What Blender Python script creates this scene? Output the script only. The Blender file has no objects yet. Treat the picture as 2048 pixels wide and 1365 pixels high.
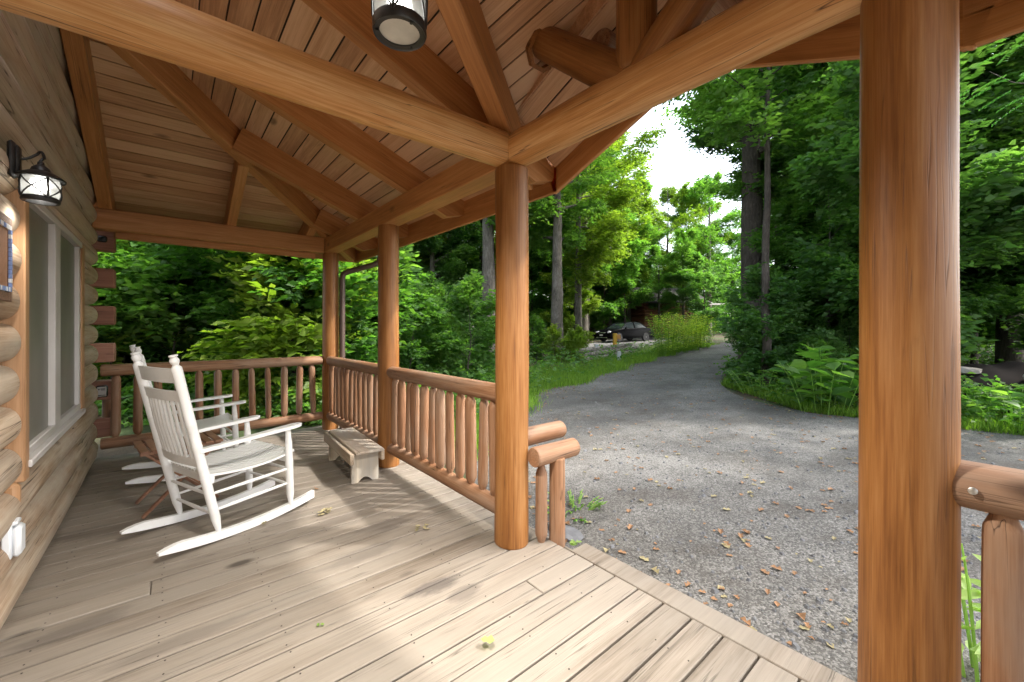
import bpy, math, random
import numpy as np
from mathutils import Vector, Matrix, Euler
R = math.radians
random.seed(7)
rng = np.random.default_rng(11)
scene = bpy.context.scene
col = scene.collection

# ------------------------------------------------------------------ helpers
class MB:
    """collects shapes, then links them as ONE mesh object"""
    def __init__(s): s.v = []; s.f = []; s.m = []; s.t = []; s.mi = 0; s.tone = 0.5
    def add(s, vs, fs):
        o = len(s.v); s.v += [tuple(p) for p in vs]; s.t += [s.tone] * len(vs)
        for f in fs: s.f.append(tuple(i + o for i in f)); s.m.append(s.mi)
        return s
    def box(s, c, d, rot=None, bev=0.0):
        x, y, z = d[0] / 2, d[1] / 2, d[2] / 2
        if bev > 0:
            b = min(bev, x * .9, y * .9, z * .9); vs = []
            for sx in (-1, 1):
                for sy in (-1, 1):
                    for sz in (-1, 1):
                        vs += [(sx * x, sy * (y - b), sz * (z - b)), (sx * (x - b), sy * y, sz * (z - b)), (sx * (x - b), sy * (y - b), sz * z)]
            I = lambda a, b_, c_, k: ((a * 4 + b_ * 2 + c_) * 3 + k)
            fs = []
            for a in (0, 1):
                q = [I(a, 0, 0, 0), I(a, 1, 0, 0), I(a, 1, 1, 0), I(a, 0, 1, 0)]; fs.append(q if a else q[::-1])
                q = [I(0, a, 0, 1), I(0, a, 1, 1), I(1, a, 1, 1), I(1, a, 0, 1)]; fs.append(q if a else q[::-1])
                q = [I(0, 0, a, 2), I(1, 0, a, 2), I(1, 1, a, 2), I(0, 1, a, 2)]; fs.append(q if a else q[::-1])
            for a in (0, 1):
                for b_ in (0, 1):
                    sg = (a == b_)
                    q = [I(a, b_, 0, 0), I(a, b_, 0, 1), I(a, b_, 1, 1), I(a, b_, 1, 0)]; fs.append(q if sg else q[::-1])
                    q = [I(a, 0, b_, 0), I(a, 1, b_, 0), I(a, 1, b_, 2), I(a, 0, b_, 2)]; fs.append(q if sg else q[::-1])
                    q = [I(0, a, b_, 1), I(0, a, b_, 2), I(1, a, b_, 2), I(1, a, b_, 1)]; fs.append(q if sg else q[::-1])
                    for c_ in (0, 1):
                        q = [I(a, b_, c_, 0), I(a, b_, c_, 1), I(a, b_, c_, 2)]
                        fs.append(q if (a + b_ + c_) % 2 else q[::-1])
        else:
            vs = [(-x, -y, -z), (x, -y, -z), (x, y, -z), (-x, y, -z), (-x, -y, z), (x, -y, z), (x, y, z), (-x, y, z)]
            fs = [(3, 2, 1, 0), (4, 5, 6, 7), (0, 1, 5, 4), (1, 2, 6, 5), (2, 3, 7, 6), (3, 0, 4, 7)]
        c = Vector(c)
        if rot is not None: vs = [rot @ Vector(p) + c for p in vs]
        else: vs = [Vector(p) + c for p in vs]
        return s.add(vs, fs)
    def tube(s, pts, rad, n=12, cap=True, flat=1.0):
        pts = [Vector(p) for p in pts]
        if not hasattr(rad, '__len__'): rad = [rad] * len(pts)
        vs = []; fs = []
        ref = None
        for i, p in enumerate(pts):
            t = (pts[min(i + 1, len(pts) - 1)] - pts[max(i - 1, 0)]).normalized()
            if ref is None:
                ref = t.cross(Vector((0, 0, 1)))
                if ref.length < .05: ref = t.cross(Vector((0, 1, 0)))
                ref.normalize()
            a = (ref - t * ref.dot(t)).normalized(); ref = a; b = t.cross(a)
            for k in range(n):
                an = 2 * math.pi * k / n
                vs.append(p + a * math.cos(an) * rad[i] + b * math.sin(an) * rad[i] * flat)
        for i in range(len(pts) - 1):
            for k in range(n):
                k2 = (k + 1) % n
                fs.append((i * n + k, i * n + k2, (i + 1) * n + k2, (i + 1) * n + k))
        if cap:
            fs.append(tuple(range(n))[::-1]); fs.append(tuple((len(pts) - 1) * n + k for k in range(n)))
        return s.add(vs, fs)
    def lathe(s, prof, n=20, c=(0, 0, 0), cap=True):
        c = Vector(c); vs = []; fs = []
        for r, z in prof:
            for k in range(n):
                a = 2 * math.pi * k / n; vs.append(c + Vector((r * math.cos(a), r * math.sin(a), z)))
        for i in range(len(prof) - 1):
            for k in range(n):
                k2 = (k + 1) % n; fs.append((i * n + k, i * n + k2, (i + 1) * n + k2, (i + 1) * n + k))
        if cap:
            fs.append(tuple(range(n))[::-1]); fs.append(tuple((len(prof) - 1) * n + k for k in range(n)))
        return s.add(vs, fs)
    def prism(s, out, o, ax, ay, az, h):
        """outline (2-D) in plane ax, ay at o, thickness h along az"""
        o, ax, ay, az = Vector(o), Vector(ax), Vector(ay), Vector(az); n = len(out)
        vs = [o + ax * p[0] + ay * p[1] for p in out] + [o + ax * p[0] + ay * p[1] + az * h for p in out]
        fs = [tuple(range(n))[::-1], tuple(range(n, 2 * n))] + [(i, (i + 1) % n, n + (i + 1) % n, n + i) for i in range(n)]
        return s.add(vs, fs)
    def log(s, L, r0, r1=None, n=28, seg=None, wob=.012, seed=0, ends=.012, neck=None):
        """peeled log along local z from 0 to L, slightly uneven; neck = (length, radius) turned tenon at both ends"""
        r1 = r0 if r1 is None else r1; g = np.random.default_rng(seed + 5)
        if neck:
            nl, nr = neck; zs = [0, nl * .5, nl, nl * 1.5] + list(np.linspace(nl * 2.0, L - nl * 2.0, 5)) + [L - nl * 1.5, L - nl, L - nl * .5, L]
        else:
            seg = seg or max(6, int(L / .14)); zs = [0, ends] + list(np.linspace(ends * 2.2, L - ends * 2.2, seg)) + [L - ends, L]
        ph = g.uniform(0, 6.28, 6); am = g.uniform(.4, 1, 6)
        vs = []; fs = []
        for i, z in enumerate(zs):
            t = z / L; r = r0 + (r1 - r0) * t
            if neck:
                e = min(z, L - z)
                r = nr + (r - nr) * max(0, min(1, (e - nl * .45) / (nl * 1.1)))
            elif i == 0 or i == len(zs) - 1: r -= ends * .8
            elif i == 1 or i == len(zs) - 2: r -= ends * .15
            for k in range(n):
                a = 2 * math.pi * k / n
                w = am[0] * math.sin(2 * a + ph[0] + 1.3 * z) + am[1] * math.sin(3 * a + ph[1] - 2.1 * z) + .8 * am[2] * math.sin(a + ph[2] + 3 * z) + .5 * am[3] * math.sin(ph[3] + 6 * z) + .3 * am[4] * math.sin(5 * a + 9 * z + ph[4])
                rr = r * (1 + wob * w); vs.append((rr * math.cos(a), rr * math.sin(a), z))
        m = len(zs)
        for i in range(m - 1):
            for k in range(n):
                k2 = (k + 1) % n; fs.append((i * n + k, i * n + k2, (i + 1) * n + k2, (i + 1) * n + k))
        fs.append(tuple(range(n))[::-1]); fs.append(tuple((m - 1) * n + k for k in range(n)))
        return s.add(vs, fs)
    def build(s, name, mats, parent=None, loc=(0, 0, 0), rot=None, smooth=40):
        me = bpy.data.meshes.new(name); me.from_pydata([tuple(p) for p in s.v], [], s.f)
        if not isinstance(mats, (list, tuple)): mats = [mats]
        for m in mats: me.materials.append(m)
        me.polygons.foreach_set('material_index', s.m)
        at = me.attributes.new('tone', 'FLOAT', 'POINT'); at.data.foreach_set('value', s.t)
        if smooth:
            me.polygons.foreach_set('use_smooth', [True] * len(s.f)); me.set_sharp_from_angle(angle=R(smooth))
        me.update()
        o = bpy.data.objects.new(name, me); col.objects.link(o)
        place(o, loc, rot, parent); return o

def place(o, loc, rot=None, parent=None):
    loc = Vector(loc)
    if parent is not None:
        o.parent = parent
        if parent.get('_w') is not None: loc = loc - Vector(parent['_w'])
    o.location = loc
    if rot is not None:
        o.rotation_mode = 'QUATERNION' if not isinstance(rot, Euler) else 'XYZ'
        if isinstance(rot, Euler): o.rotation_euler = rot
        else: o.rotation_quaternion = rot
    return o

def along(d):
    """rotation that turns local z to direction d"""
    return Vector(d).to_track_quat('Z', 'Y')
def alongx(d, up=(0, 0, 1)):
    d = Vector(d).normalized(); u = Vector(up); y = u.cross(d).normalized(); z = d.cross(y)
    return Matrix((d, y, z)).transposed().to_quaternion()

def tag(o, label=None, cat=None, group=None, kind=None):
    if label: o['label'] = label
    if cat: o['category'] = cat
    if group: o['group'] = group
    if kind: o['kind'] = kind
    return o
def thing(name, label, cat, loc=(0, 0, 0), rz=0, group=None):
    o = bpy.data.objects.new(name, None); col.objects.link(o); o.location = loc; o.rotation_euler = (0, 0, rz)
    o.empty_display_size = .2
    return tag(o, label, cat, group)
def wthing(name, label, cat, loc, group=None):
    """unrotated thing whose parts are given in world coordinates"""
    o = thing(name, label, cat, loc, 0, group); o['_w'] = tuple(loc); return o
def kids(o): return [c for c in o.children]
def copy_tree(o, parent=None):
    c = o.copy(); col.objects.link(c)
    if parent is not None: c.parent = parent
    for ch in list(o.children): copy_tree(ch, c)
    return c

# ------------------------------------------------------------------ materials
def nt(name):
    m = bpy.data.materials.new(name); m.use_nodes = True; t = m.node_tree; t.nodes.clear()
    out = t.nodes.new('ShaderNodeOutputMaterial'); b = t.nodes.new('ShaderNodeBsdfPrincipled'); t.links.new(b.outputs[0], out.inputs[0])
    return m, t, b, out
def N(t, k, **kw):
    n = t.nodes.new(k)
    for a, v in kw.items(): setattr(n, a, v)
    return n
def ramp(t, fac, stops, interp='LINEAR'):
    r = t.nodes.new('ShaderNodeValToRGB'); cr = r.color_ramp; cr.interpolation = interp
    while len(cr.elements) < len(stops): cr.elements.new(.5)
    for e, (p, c) in zip(cr.elements, stops):
        e.position = p; e.color = (*c, 1) if len(c) == 3 else c
    t.links.new(fac, r.inputs[0]); return r.outputs[0]
def mixc(t, a, b, fac, mode='MIX'):
    m = t.nodes.new('ShaderNodeMix'); m.data_type = 'RGBA'; m.blend_type = mode
    for i, x in ((6, a), (7, b)):
        if hasattr(x, 'links') or hasattr(x, 'node'): t.links.new(x, m.inputs[i])
        else: m.inputs[i].default_value = (*x, 1)
    if hasattr(fac, 'node'): t.links.new(fac, m.inputs[0])
    else: m.inputs[0].default_value = fac
    return m.outputs[2]
def math_(t, op, a, b=None, c=None):
    m = t.nodes.new('ShaderNodeMath'); m.operation = op
    for i, x in enumerate((a, b, c)):
        if x is None: continue
        if hasattr(x, 'node'): t.links.new(x, m.inputs[i])
        else: m.inputs[i].default_value = x
    return m.outputs[0]
def noise(t, vec, scale, detail=4, rough=.55, dist=0):
    n = t.nodes.new('ShaderNodeTexNoise'); n.inputs['Scale'].default_value = scale; n.inputs['Detail'].default_value = detail
    n.inputs['Roughness'].default_value = rough; n.inputs['Distortion'].default_value = dist
    if vec is not None: t.links.new(vec, n.inputs['Vector'])
    return n.outputs['Fac']
def vmul(t, vec, sc):
    m = t.nodes.new('ShaderNodeVectorMath'); m.operation = 'MULTIPLY'; t.links.new(vec, m.inputs[0]); m.inputs[1].default_value = sc; return m.outputs[0]
def bump(t, b, h, strength=.3, dist=.01):
    n = t.nodes.new('ShaderNodeBump'); n.inputs['Strength'].default_value = strength; n.inputs['Distance'].default_value = dist
    t.links.new(h, n.inputs['Height']); t.links.new(n.outputs[0], b.inputs['Normal'])
def objvec(t, jitter=True, axis=None):
    tc = t.nodes.new('ShaderNodeTexCoord'); oi = t.nodes.new('ShaderNodeObjectInfo'); at = N(t, 'ShaderNodeAttribute', attribute_name='tone')
    r = math_(t, 'MULTIPLY', oi.outputs['Random'], 37.0); r = math_(t, 'MULTIPLY_ADD', at.outputs['Fac'], 53.0, r)
    cx = t.nodes.new('ShaderNodeCombineXYZ')
    for i in range(3): t.links.new(r, cx.inputs[i])
    a = t.nodes.new('ShaderNodeVectorMath'); a.operation = 'ADD'; t.links.new(tc.outputs['Object'], a.inputs[0]); t.links.new(cx.outputs[0], a.inputs[1])
    return a.outputs[0], at.outputs['Fac'], oi.outputs['Random']

def wood(name, c_dark, c_mid, c_light, axis='z', rough=.5, coat=0.0, grain=70, contrast=1.0, knots=.6, crack=.5, tonevar=.25, grey=None, greyamt=.0, bumps=.25):
    m, t, b, out = nt(name); v, tone, rnd = objvec(t)
    st = {'z': (1, 1, .045), 'x': (.045, 1, 1), 'y': (1, .045, 1)}[axis]
    sg = vmul(t, v, st)
    g1 = noise(t, sg, grain, 5, .62, .3)
    g2 = noise(t, sg, grain * .22, 3, .5, 1.2)
    big = noise(t, vmul(t, v, {'z': (1, 1, .4), 'x': (.4, 1, 1), 'y': (1, .4, 1)}[axis]), 3.2, 4, .6)
    g3 = noise(t, vmul(t, v, tuple(q * .5 if q < 1 else 1 for q in st)), grain * 3.4, 3, .6)
    g1 = math_(t, 'MULTIPLY_ADD', math_(t, 'SUBTRACT', g3, .5), .75, g1)
    s = math_(t, 'MULTIPLY_ADD', g1, .62 * contrast, math_(t, 'MULTIPLY', g2, .56 * contrast))
    s = math_(t, 'MULTIPLY_ADD', big, .5, s); s = math_(t, 'SUBTRACT', s, .325 + .575 * (contrast - 1) * .5 * 1.15)
    s = math_(t, 'MULTIPLY_ADD', math_(t, 'SUBTRACT', tone, .5), tonevar, s)
    c = ramp(t, s, [(.22, c_dark), (.5, c_mid), (.78, c_light)])
    if grey is not None:
        gm = noise(t, vmul(t, v, {'z': (1, 1, .2), 'x': (.2, 1, 1), 'y': (1, .2, 1)}[axis]), 5.5, 5, .65)
        gm = ramp(t, gm, [(.5 - .3 * greyamt, (0, 0, 0)), (.78 - .2 * greyamt, (1, 1, 1))])
        c = mixc(t, c, grey, gm)
    # knots: sparse stretched cells
    vo = N(t, 'ShaderNodeTexVoronoi'); vo.inputs['Scale'].default_value = 2.6; vo.inputs['Randomness'].default_value = 1
    t.links.new(vmul(t, v, {'z': (1, 1, .45), 'x': (.45, 1, 1), 'y': (1, .45, 1)}[axis]), vo.inputs['Vector'])
    kn = ramp(t, vo.outputs['Distance'], [(.045, (1, 1, 1)), (.095, (0, 0, 0))])
    kd = tuple(x * .35 for x in c_dark)
    c = mixc(t, c, kd, math_(t, 'MULTIPLY', kn, knots))
    # fine drying cracks along the grain
    ck = noise(t, vmul(t, v, {'z': (1, 1, .02), 'x': (.02, 1, 1), 'y': (1, .02, 1)}[axis]), 26, 2, .5, .4)
    ck = ramp(t, math_(t, 'ABSOLUTE', math_(t, 'SUBTRACT', ck, .5)), [(.0, (1, 1, 1)), (.011, (0, 0, 0))])
    lim = ramp(t, noise(t, v, 1.7, 2), [(.44, (0, 0, 0)), (.56, (1, 1, 1))])
    ck = math_(t, 'MULTIPLY', ck, lim)
    c = mixc(t, c, tuple(x * .3 for x in c_dark), math_(t, 'MULTIPLY', ck, crack))
    t.links.new(c, b.inputs['Base Color'])
    rr = math_(t, 'MULTIPLY_ADD', g2, .25, rough - .12); t.links.new(rr, b.inputs['Roughness'])
    b.inputs['Specular IOR Level'].default_value = .4
    if coat: b.inputs['Coat Weight'].default_value = coat; b.inputs['Coat Roughness'].default_value = .3
    h = math_(t, 'MULTIPLY_ADD', g1, .5, math_(t, 'MULTIPLY', ck, -2.0))
    bump(t, b, h, bumps, .004)
    return m

def plain(name, c, rough=.5, metal=0, spec=.5, var=.12, scale=9, coat=0, bumps=0):
    m, t, b, out = nt(name); v, tone, rnd = objvec(t)
    n = noise(t, v, scale, 5, .6)
    c2 = tuple(min(1, x * (1 + var)) for x in c); c1 = tuple(x * (1 - var) for x in c)
    t.links.new(ramp(t, n, [(.3, c1), (.7, c2)]), b.inputs['Base Color'])
    t.links.new(math_(t, 'MULTIPLY_ADD', n, .2, rough - .1), b.inputs['Roughness']); b.inputs['Metallic'].default_value = metal
    b.inputs['Specular IOR Level'].default_value = spec
    if coat: b.inputs['Coat Weight'].default_value = coat; b.inputs['Coat Roughness'].default_value = .05
    if bumps: bump(t, b, noise(t, v, scale * 6, 4), bumps, .003)
    return m
def glow(name, c, s):
    m, t, b, out = nt(name); e = t.nodes.new('ShaderNodeEmission'); e.inputs[0].default_value = (*c, 1); e.inputs[1].default_value = s
    t.links.new(e.outputs[0], out.inputs[0]); return m

M = {}
M['post'] = wood('stained_log', (.125, .040, .006), (.265, .106, .025), (.365, .178, .060), 'z', .52, .06, 60, .95, .9, .5, 0)
M['postx'] = wood('stained_beam', (.29, .115, .034), (.46, .205, .066), (.60, .32, .135), 'x', .5, .12, 55, .9, .7, .6, 0)
M['rail'] = wood('weathered_rail_log', (.150, .064, .028), (.25, .120, .058), (.36, .205, .115), 'z', .62, 0, 60, 1.1, .8, 1.0, .25, (.30, .215, .155), .2)
M['ceil'] = wood('ceiling_board_stain', (.38, .20, .10), (.56, .325, .175), (.68, .44, .265), 'x', .5, .1, 50, 1.1, .75, .3, .5)
M['tie'] = wood('varnished_tie_log', (.33, .135, .034), (.54, .255, .078), (.70, .41, .18), 'z', .45, .12, 60, 1.2, .8, 1.0, 0)
M['wall'] = wood('weathered_wall_log', (.18, .11, .065), (.36, .25, .165), (.53, .415, .305), 'y', .75, 0, 44, 1.15, .7, 1.0, .4, (.46, .40, .325), .4)
M['logend'] = wood('red_brown_log_end', (.20, .085, .055), (.31, .145, .095), (.41, .22, .155), 'x', .65, 0, 40, .8, .6, .8, .3)
M['deck'] = wood('deck_board', (.122, .096, .072), (.218, .182, .145), (.295, .253, .208), 'x', .72, 0, 60, .95, .85, .6, .26, (.235, .205, .17), .4, .4)
def stain(m, spots, c):
    t = m.node_tree; b = next(n for n in t.nodes if n.type == 'BSDF_PRINCIPLED'); src = b.inputs['Base Color'].links[0].from_socket
    tc = t.nodes.new('ShaderNodeTexCoord'); w_ = noise(t, vmul(t, tc.outputs['Object'], (.35, 1, 1)), 9, 5, .65)
    for (x, y, rx, ry, amt) in spots:
        v = t.nodes.new('ShaderNodeVectorMath'); v.operation = 'SUBTRACT'; t.links.new(tc.outputs['Object'], v.inputs[0]); v.inputs[1].default_value = (x, y, 0)
        ln = t.nodes.new('ShaderNodeVectorMath'); ln.operation = 'LENGTH'; t.links.new(vmul(t, v.outputs[0], (1 / rx, 1 / ry, 0)), ln.inputs[0])
        f = math_(t, 'MULTIPLY_ADD', math_(t, 'SUBTRACT', w_, .5), 2.4, ln.outputs['Value'])
        src = mixc(t, src, c, math_(t, 'MULTIPLY', ramp(t, f, [(.55, (1, 1, 1)), (1.0, (0, 0, 0))]), amt))
    t.links.new(src, b.inputs['Base Color'])
stain(M['deck'], [(1.04, 1.84, .16, .07, .75), (1.12, 1.70, .10, .05, .5), (1.12, 2.62, .22, .10, .4), (.85, 2.35, .25, .09, .35), (-.30, 2.55, .20, .08, .45), (.1, 2.2, .25, .05, .3), (.9, 2.9, .2, .07, .35), (-.3, 3.7, .3, .12, .3)], (.075, .062, .055))
M['trimwood'] = wood('window_trim_pine', (.27, .135, .06), (.40, .225, .115), (.50, .31, .18), 'z', .5, .1, 50, .8, .3, .3, 0)
M['bench'] = wood('bare_bench_wood', (.24, .175, .12), (.40, .31, .225), (.52, .43, .34), 'y', .8, 0, 40, 1.2, .9, .8, .3, (.40, .38, .35), .4)
M['benchleg'] = wood('bare_bench_leg_wood', (.30, .22, .13), (.44, .35, .23), (.58, .49, .36), 'z', .8, 0, 40, 1.2, .9, .8, .3, (.45, .43, .40), .4)
M['table'] = wood('oiled_table_slats', (.17, .08, .045), (.27, .135, .08), (.37, .21, .14), 'x', .55, .1, 50, .9, .3, .3, .2)
M['joint'] = plain('dark_gap', (.035, .022, .015), .9)
M['nail'] = plain('rusty_nail_head', (.045, .035, .03), .6, .4)
M['white'] = plain('white_chair_paint', (.80, .80, .79), .38, 0, .5, .05, 14)
def worn(m, c, scale, lo, hi, amt):
    t = m.node_tree; b = next(n for n in t.nodes if n.type == 'BSDF_PRINCIPLED'); src = b.inputs['Base Color'].links[0].from_socket; v, tone, rnd = objvec(t)
    n1 = noise(t, v, scale, 6, .72); t.links.new(mixc(t, src, c, math_(t, 'MULTIPLY', ramp(t, n1, [(lo, (0, 0, 0)), (hi, (1, 1, 1))]), amt)), b.inputs['Base Color'])
worn(M['white'], (.30, .24, .18), 34, .665, .70, .75); worn(M['white'], (.52, .49, .44), 7, .56, .74, .45)
M['vinyl'] = plain('white_window_vinyl', (.50, .475, .455), .45, 0, .5, .05, 8)
M['black'] = plain('black_lantern_metal', (.035, .034, .034), .42, .6, .5, .3, 12)
M['bronze'] = plain('brushed_dark_metal', (.075, .078, .082), .36, .8, .5, .25, 14)
M['plastic'] = plain('black_plastic', (.015, .015, .017), .25)
M['greybox'] = plain('pale_grey_plastic', (.68, .70, .73), .4, 0, .5, .04)
M['spout'] = plain('brown_downspout', (.10, .068, .055), .45, .2, .5, .12)
M['screw'] = plain('zinc_screw', (.55, .55, .53), .35, .9)

def glass_lit(name, e):
    m, t, b, out = nt(name)
    b.inputs['Base Color'].default_value = (.42, .43, .42, 1); b.inputs['Roughness'].default_value = .25
    b.inputs['Transmission Weight'].default_value = .35
    v, tone, rnd = objvec(t)
    n = noise(t, v, 60, 3); bump(t, b, n, .25, .004)
    b.inputs['Emission Color'].default_value = (1, .96, .86, 1); b.inputs['Emission Strength'].default_value = e
    return m
M['lampglass'] = glass_lit('seeded_lamp_glass', .025)
M['lampglass2'] = glass_lit('frosted_pendant_glass', .012)
M['lens'] = plain('frosted_lens', (.55, .54, .50), .35, 0, .5, .25, 6)
M['bulb'] = glow('lit_bulb', (1, .97, .9), 9)

def screen_mat():
    m, t, b, out = nt('window_screen_glass'); v, tone, rnd = objvec(t)
    n = noise(t, vmul(t, v, (1, 1, .35)), 2.2, 4, .6)
    c = ramp(t, n, [(.3, (.135, .132, .112)), (.7, (.215, .205, .175))]); t.links.new(c, b.inputs['Base Color'])
    b.inputs['Roughness'].default_value = .38; b.inputs['Specular IOR Level'].default_value = .45
    return m
M['pane'] = screen_mat()

def leafmat(name, dark, mid, light, trans=.42, rough=.48):
    m, t, b, out = nt(name)
    at = N(t, 'ShaderNodeAttribute', attribute_name='tone'); oi = t.nodes.new('ShaderNodeObjectInfo')
    f = math_(t, 'MULTIPLY_ADD', math_(t, 'SUBTRACT', oi.outputs['Random'], .5), .3, at.outputs['Fac'])
    c = ramp(t, f, [(.05, dark), (.5, mid), (.95, light)])
    t.links.new(c, b.inputs['Base Color']); b.inputs['Roughness'].default_value = rough; b.inputs['Specular IOR Level'].default_value = .35
    tr = t.nodes.new('ShaderNodeBsdfTranslucent')
    c2 = mixc(t, c, (.82, 1.0, .34), 1.0, 'MULTIPLY'); c2 = mixc(t, c2, (2.6, 2.6, 2.2), 1.0, 'MULTIPLY'); t.links.new(c2, tr.inputs[0])
    ms = t.nodes.new('ShaderNodeMixShader'); ms.inputs[0].default_value = trans
    t.links.new(b.outputs[0], ms.inputs[1]); t.links.new(tr.outputs[0], ms.inputs[2]); t.links.new(ms.outputs[0], out.inputs[0])
    return m
M['leaf'] = leafmat('summer_leaf', (.040, .100, .026), (.084, .172, .046), (.155, .25, .075), .48)
M['leafdeep'] = leafmat('deep_green_leaf', (.038, .095, .033), (.076, .155, .054), (.130, .22, .084), .47)
M['leafyel'] = leafmat('yellow_green_leaf', (.085, .145, .022), (.150, .215, .034), (.235, .285, .060))
M['leafblue'] = leafmat('locust_leaf', (.026, .085, .030), (.048, .130, .048), (.085, .185, .065), .36)
M['golden'] = leafmat('goldenrod_leaf', (.13, .24, .03), (.27, .38, .06), (.60, .56, .10), .45)
M['grass'] = leafmat('grass_blade', (.065, .135, .018), (.125, .22, .03), (.21, .30, .05), .4)
M['hosta'] = leafmat('hosta_leaf', (.16, .26, .06), (.25, .36, .10), (.36, .46, .18), .35)
M['dead'] = plain('dry_brown_leaf', (.26, .145, .075), .8, 0, .3, .35, 30)
M['deadtan'] = plain('dry_tan_leaf', (.27, .23, .125), .8, 0, .3, .3, 30)
M['moss'] = leafmat('green_fallen_leaf', (.12, .20, .05), (.20, .29, .09), (.30, .37, .15), .3)

def bark(name, a, b_, c_):
    m, t, b, out = nt(name); v, tone, rnd = objvec(t)
    st = vmul(t, v, (1, 1, .22))
    n1 = noise(t, st, 22, 6, .7, .8); n2 = noise(t, v, 2.5, 3)
    s = math_(t, 'MULTIPLY_ADD', n2, .4, math_(t, 'MULTIPLY', n1, .75)); s = math_(t, 'SUBTRACT', s, .08)
    t.links.new(ramp(t, s, [(.3, a), (.5, b_), (.72, c_)]), b.inputs['Base Color']); b.inputs['Roughness'].default_value = .9
    bump(t, b, n1, .9, .05); return m
M['bark'] = bark('grey_bark', (.045, .038, .030), (.15, .128, .105), (.30, .27, .235))
M['barkdark'] = bark('dark_bark', (.022, .017, .013), (.070, .055, .043), (.15, .125, .105))

def gravel_mat(name, d, mid, l, s=1.0):
    m, t, b, out = nt(name); tc = t.nodes.new('ShaderNodeTexCoord'); v = tc.outputs['Object']
    vo = N(t, 'ShaderNodeTexVoronoi'); vo.inputs['Scale'].default_value = 95 * s; t.links.new(v, vo.inputs['Vector'])
    vo2 = N(t, 'ShaderNodeTexVoronoi'); vo2.inputs['Scale'].default_value = 40 * s; t.links.new(v, vo2.inputs['Vector'])
    sep = t.nodes.new('ShaderNodeSeparateColor'); t.links.new(vo.outputs['Color'], sep.inputs[0])
    big = noise(t, v, .55, 5, .6); n2 = noise(t, v, 3.0, 5, .65); fine = noise(t, v, 160, 3, .6)
    s_ = math_(t, 'MULTIPLY_ADD', sep.outputs[0], .42, math_(t, 'MULTIPLY', fine, .35)); s_ = math_(t, 'MULTIPLY_ADD', n2, .38, s_); s_ = math_(t, 'MULTIPLY_ADD', big, .55, s_); s_ = math_(t, 'SUBTRACT', s_, .36)
    c = ramp(t, s_, [(.15, d), (.45, mid), (.72, l)])
    # wheel tracks and darker patches
    pt = noise(t, vmul(t, v, (.55, 1.3, 1)), .42, 4, .55, .6); c = mixc(t, c, (.030, .028, .026), math_(t, 'MULTIPLY', ramp(t, pt, [(.44, (0, 0, 0)), (.62, (1, 1, 1))]), .62))
    # fine brown humus patches
    hm = ramp(t, noise(t, v, 1.4, 6, .7), [(.50, (0, 0, 0)), (.7, (1, 1, 1))])
    c = mixc(t, c, (.045, .033, .022), math_(t, 'MULTIPLY', hm, .55))
    t.links.new(c, b.inputs['Base Color']); b.inputs['Roughness'].default_value = .85
    h = math_(t, 'MULTIPLY_ADD', vo2.outputs['Distance'], -.5, math_(t, 'MULTIPLY', vo.outputs['Distance'], -.7)); h = math_(t, 'MULTIPLY_ADD', n2, .8, h)
    bump(t, b, h, .7, .010); return m
M['gravel'] = gravel_mat('driveway_gravel', (.032, .030, .027), (.100, .095, .087), (.235, .225, .208))
M['road'] = gravel_mat('pale_road_gravel', (.07, .068, .065), (.13, .126, .12), (.19, .183, .175))
def soil_mat():
    m, t, b, out = nt('forest_floor'); tc = t.nodes.new('ShaderNodeTexCoord'); v = tc.outputs['Object']
    n = noise(t, v, 6, 6, .7); n2 = noise(t, v, .8, 4)
    c = ramp(t, n, [(.3, (.025, .018, .010)), (.55, (.07, .05, .028)), (.75, (.13, .095, .055))])
    g = ramp(t, n2, [(.42, (0, 0, 0)), (.6, (1, 1, 1))]); c = mixc(t, c, (.045, .085, .018), math_(t, 'MULTIPLY', g, .7))
    t.links.new(c, b.inputs['Base Color']); b.inputs['Roughness'].default_value = .95; bump(t, b, n, .8, .04); return m
M['soil'] = soil_mat()
M['stone'] = plain('field_stone', (.30, .27, .235), .85, 0, .3, .45, 5, 0, .5)
M['pebble'] = plain('driveway_stone', (.125, .126, .13), .8, 0, .3, .4, 4)
M['tarp'] = plain('dark_tarpaulin', (.014, .011, .010), .9, 0, .1, .3, 4)
M['paint'] = plain('black_car_paint', (.002, .002, .0025), .3, 0, .03, .1, 5)
M['glassdark'] = plain('tinted_car_glass', (.015, .02, .022), .08, 0, .3, .1)
M['rubber'] = plain('tyre_rubber', (.02, .02, .02), .8)
M['alloy'] = plain('alloy_wheel', (.5, .5, .5), .3, .9)
M['chrome'] = plain('chrome', (.7, .7, .7), .15, 1)
M['redlamp'] = plain('red_tail_lamp', (.5, .05, .03), .2)
M['headlamp'] = plain('clear_headlamp', (.6, .62, .65), .12, .3)
M['yellow'] = plain('yellow_post_paint', (.62, .36, .05), .6, 0, .4, .15)
M['orangebox'] = plain('orange_brown_box', (.55, .28, .10), .6, 0, .4, .15)
M['paleconc'] = plain('pale_grey_post', (.52, .53, .54), .75, 0, .3, .12)
M['cabinwall'] = wood('far_cabin_log', (.10, .035, .018), (.17, .065, .035), (.24, .10, .06), 'x', .7, 0, 20, .9, 0, 0, .2)
M['shingle'] = plain('dark_shingle', (.045, .042, .04), .9, 0, .3, .3, 3)
M['palewood'] = plain('pale_fascia', (.48, .46, .42), .6)

# ------------------------------------------------------------------ frame: porch runs along +Y, front faces +X, deck top is z = 0
EYE = 1.3
def zg(x, y):
    r = math.hypot(x, y); return -.20 + .025 * max(0.0, r - 8) + .012 * math.sin(x * .7) * math.cos(y * .6)

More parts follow.
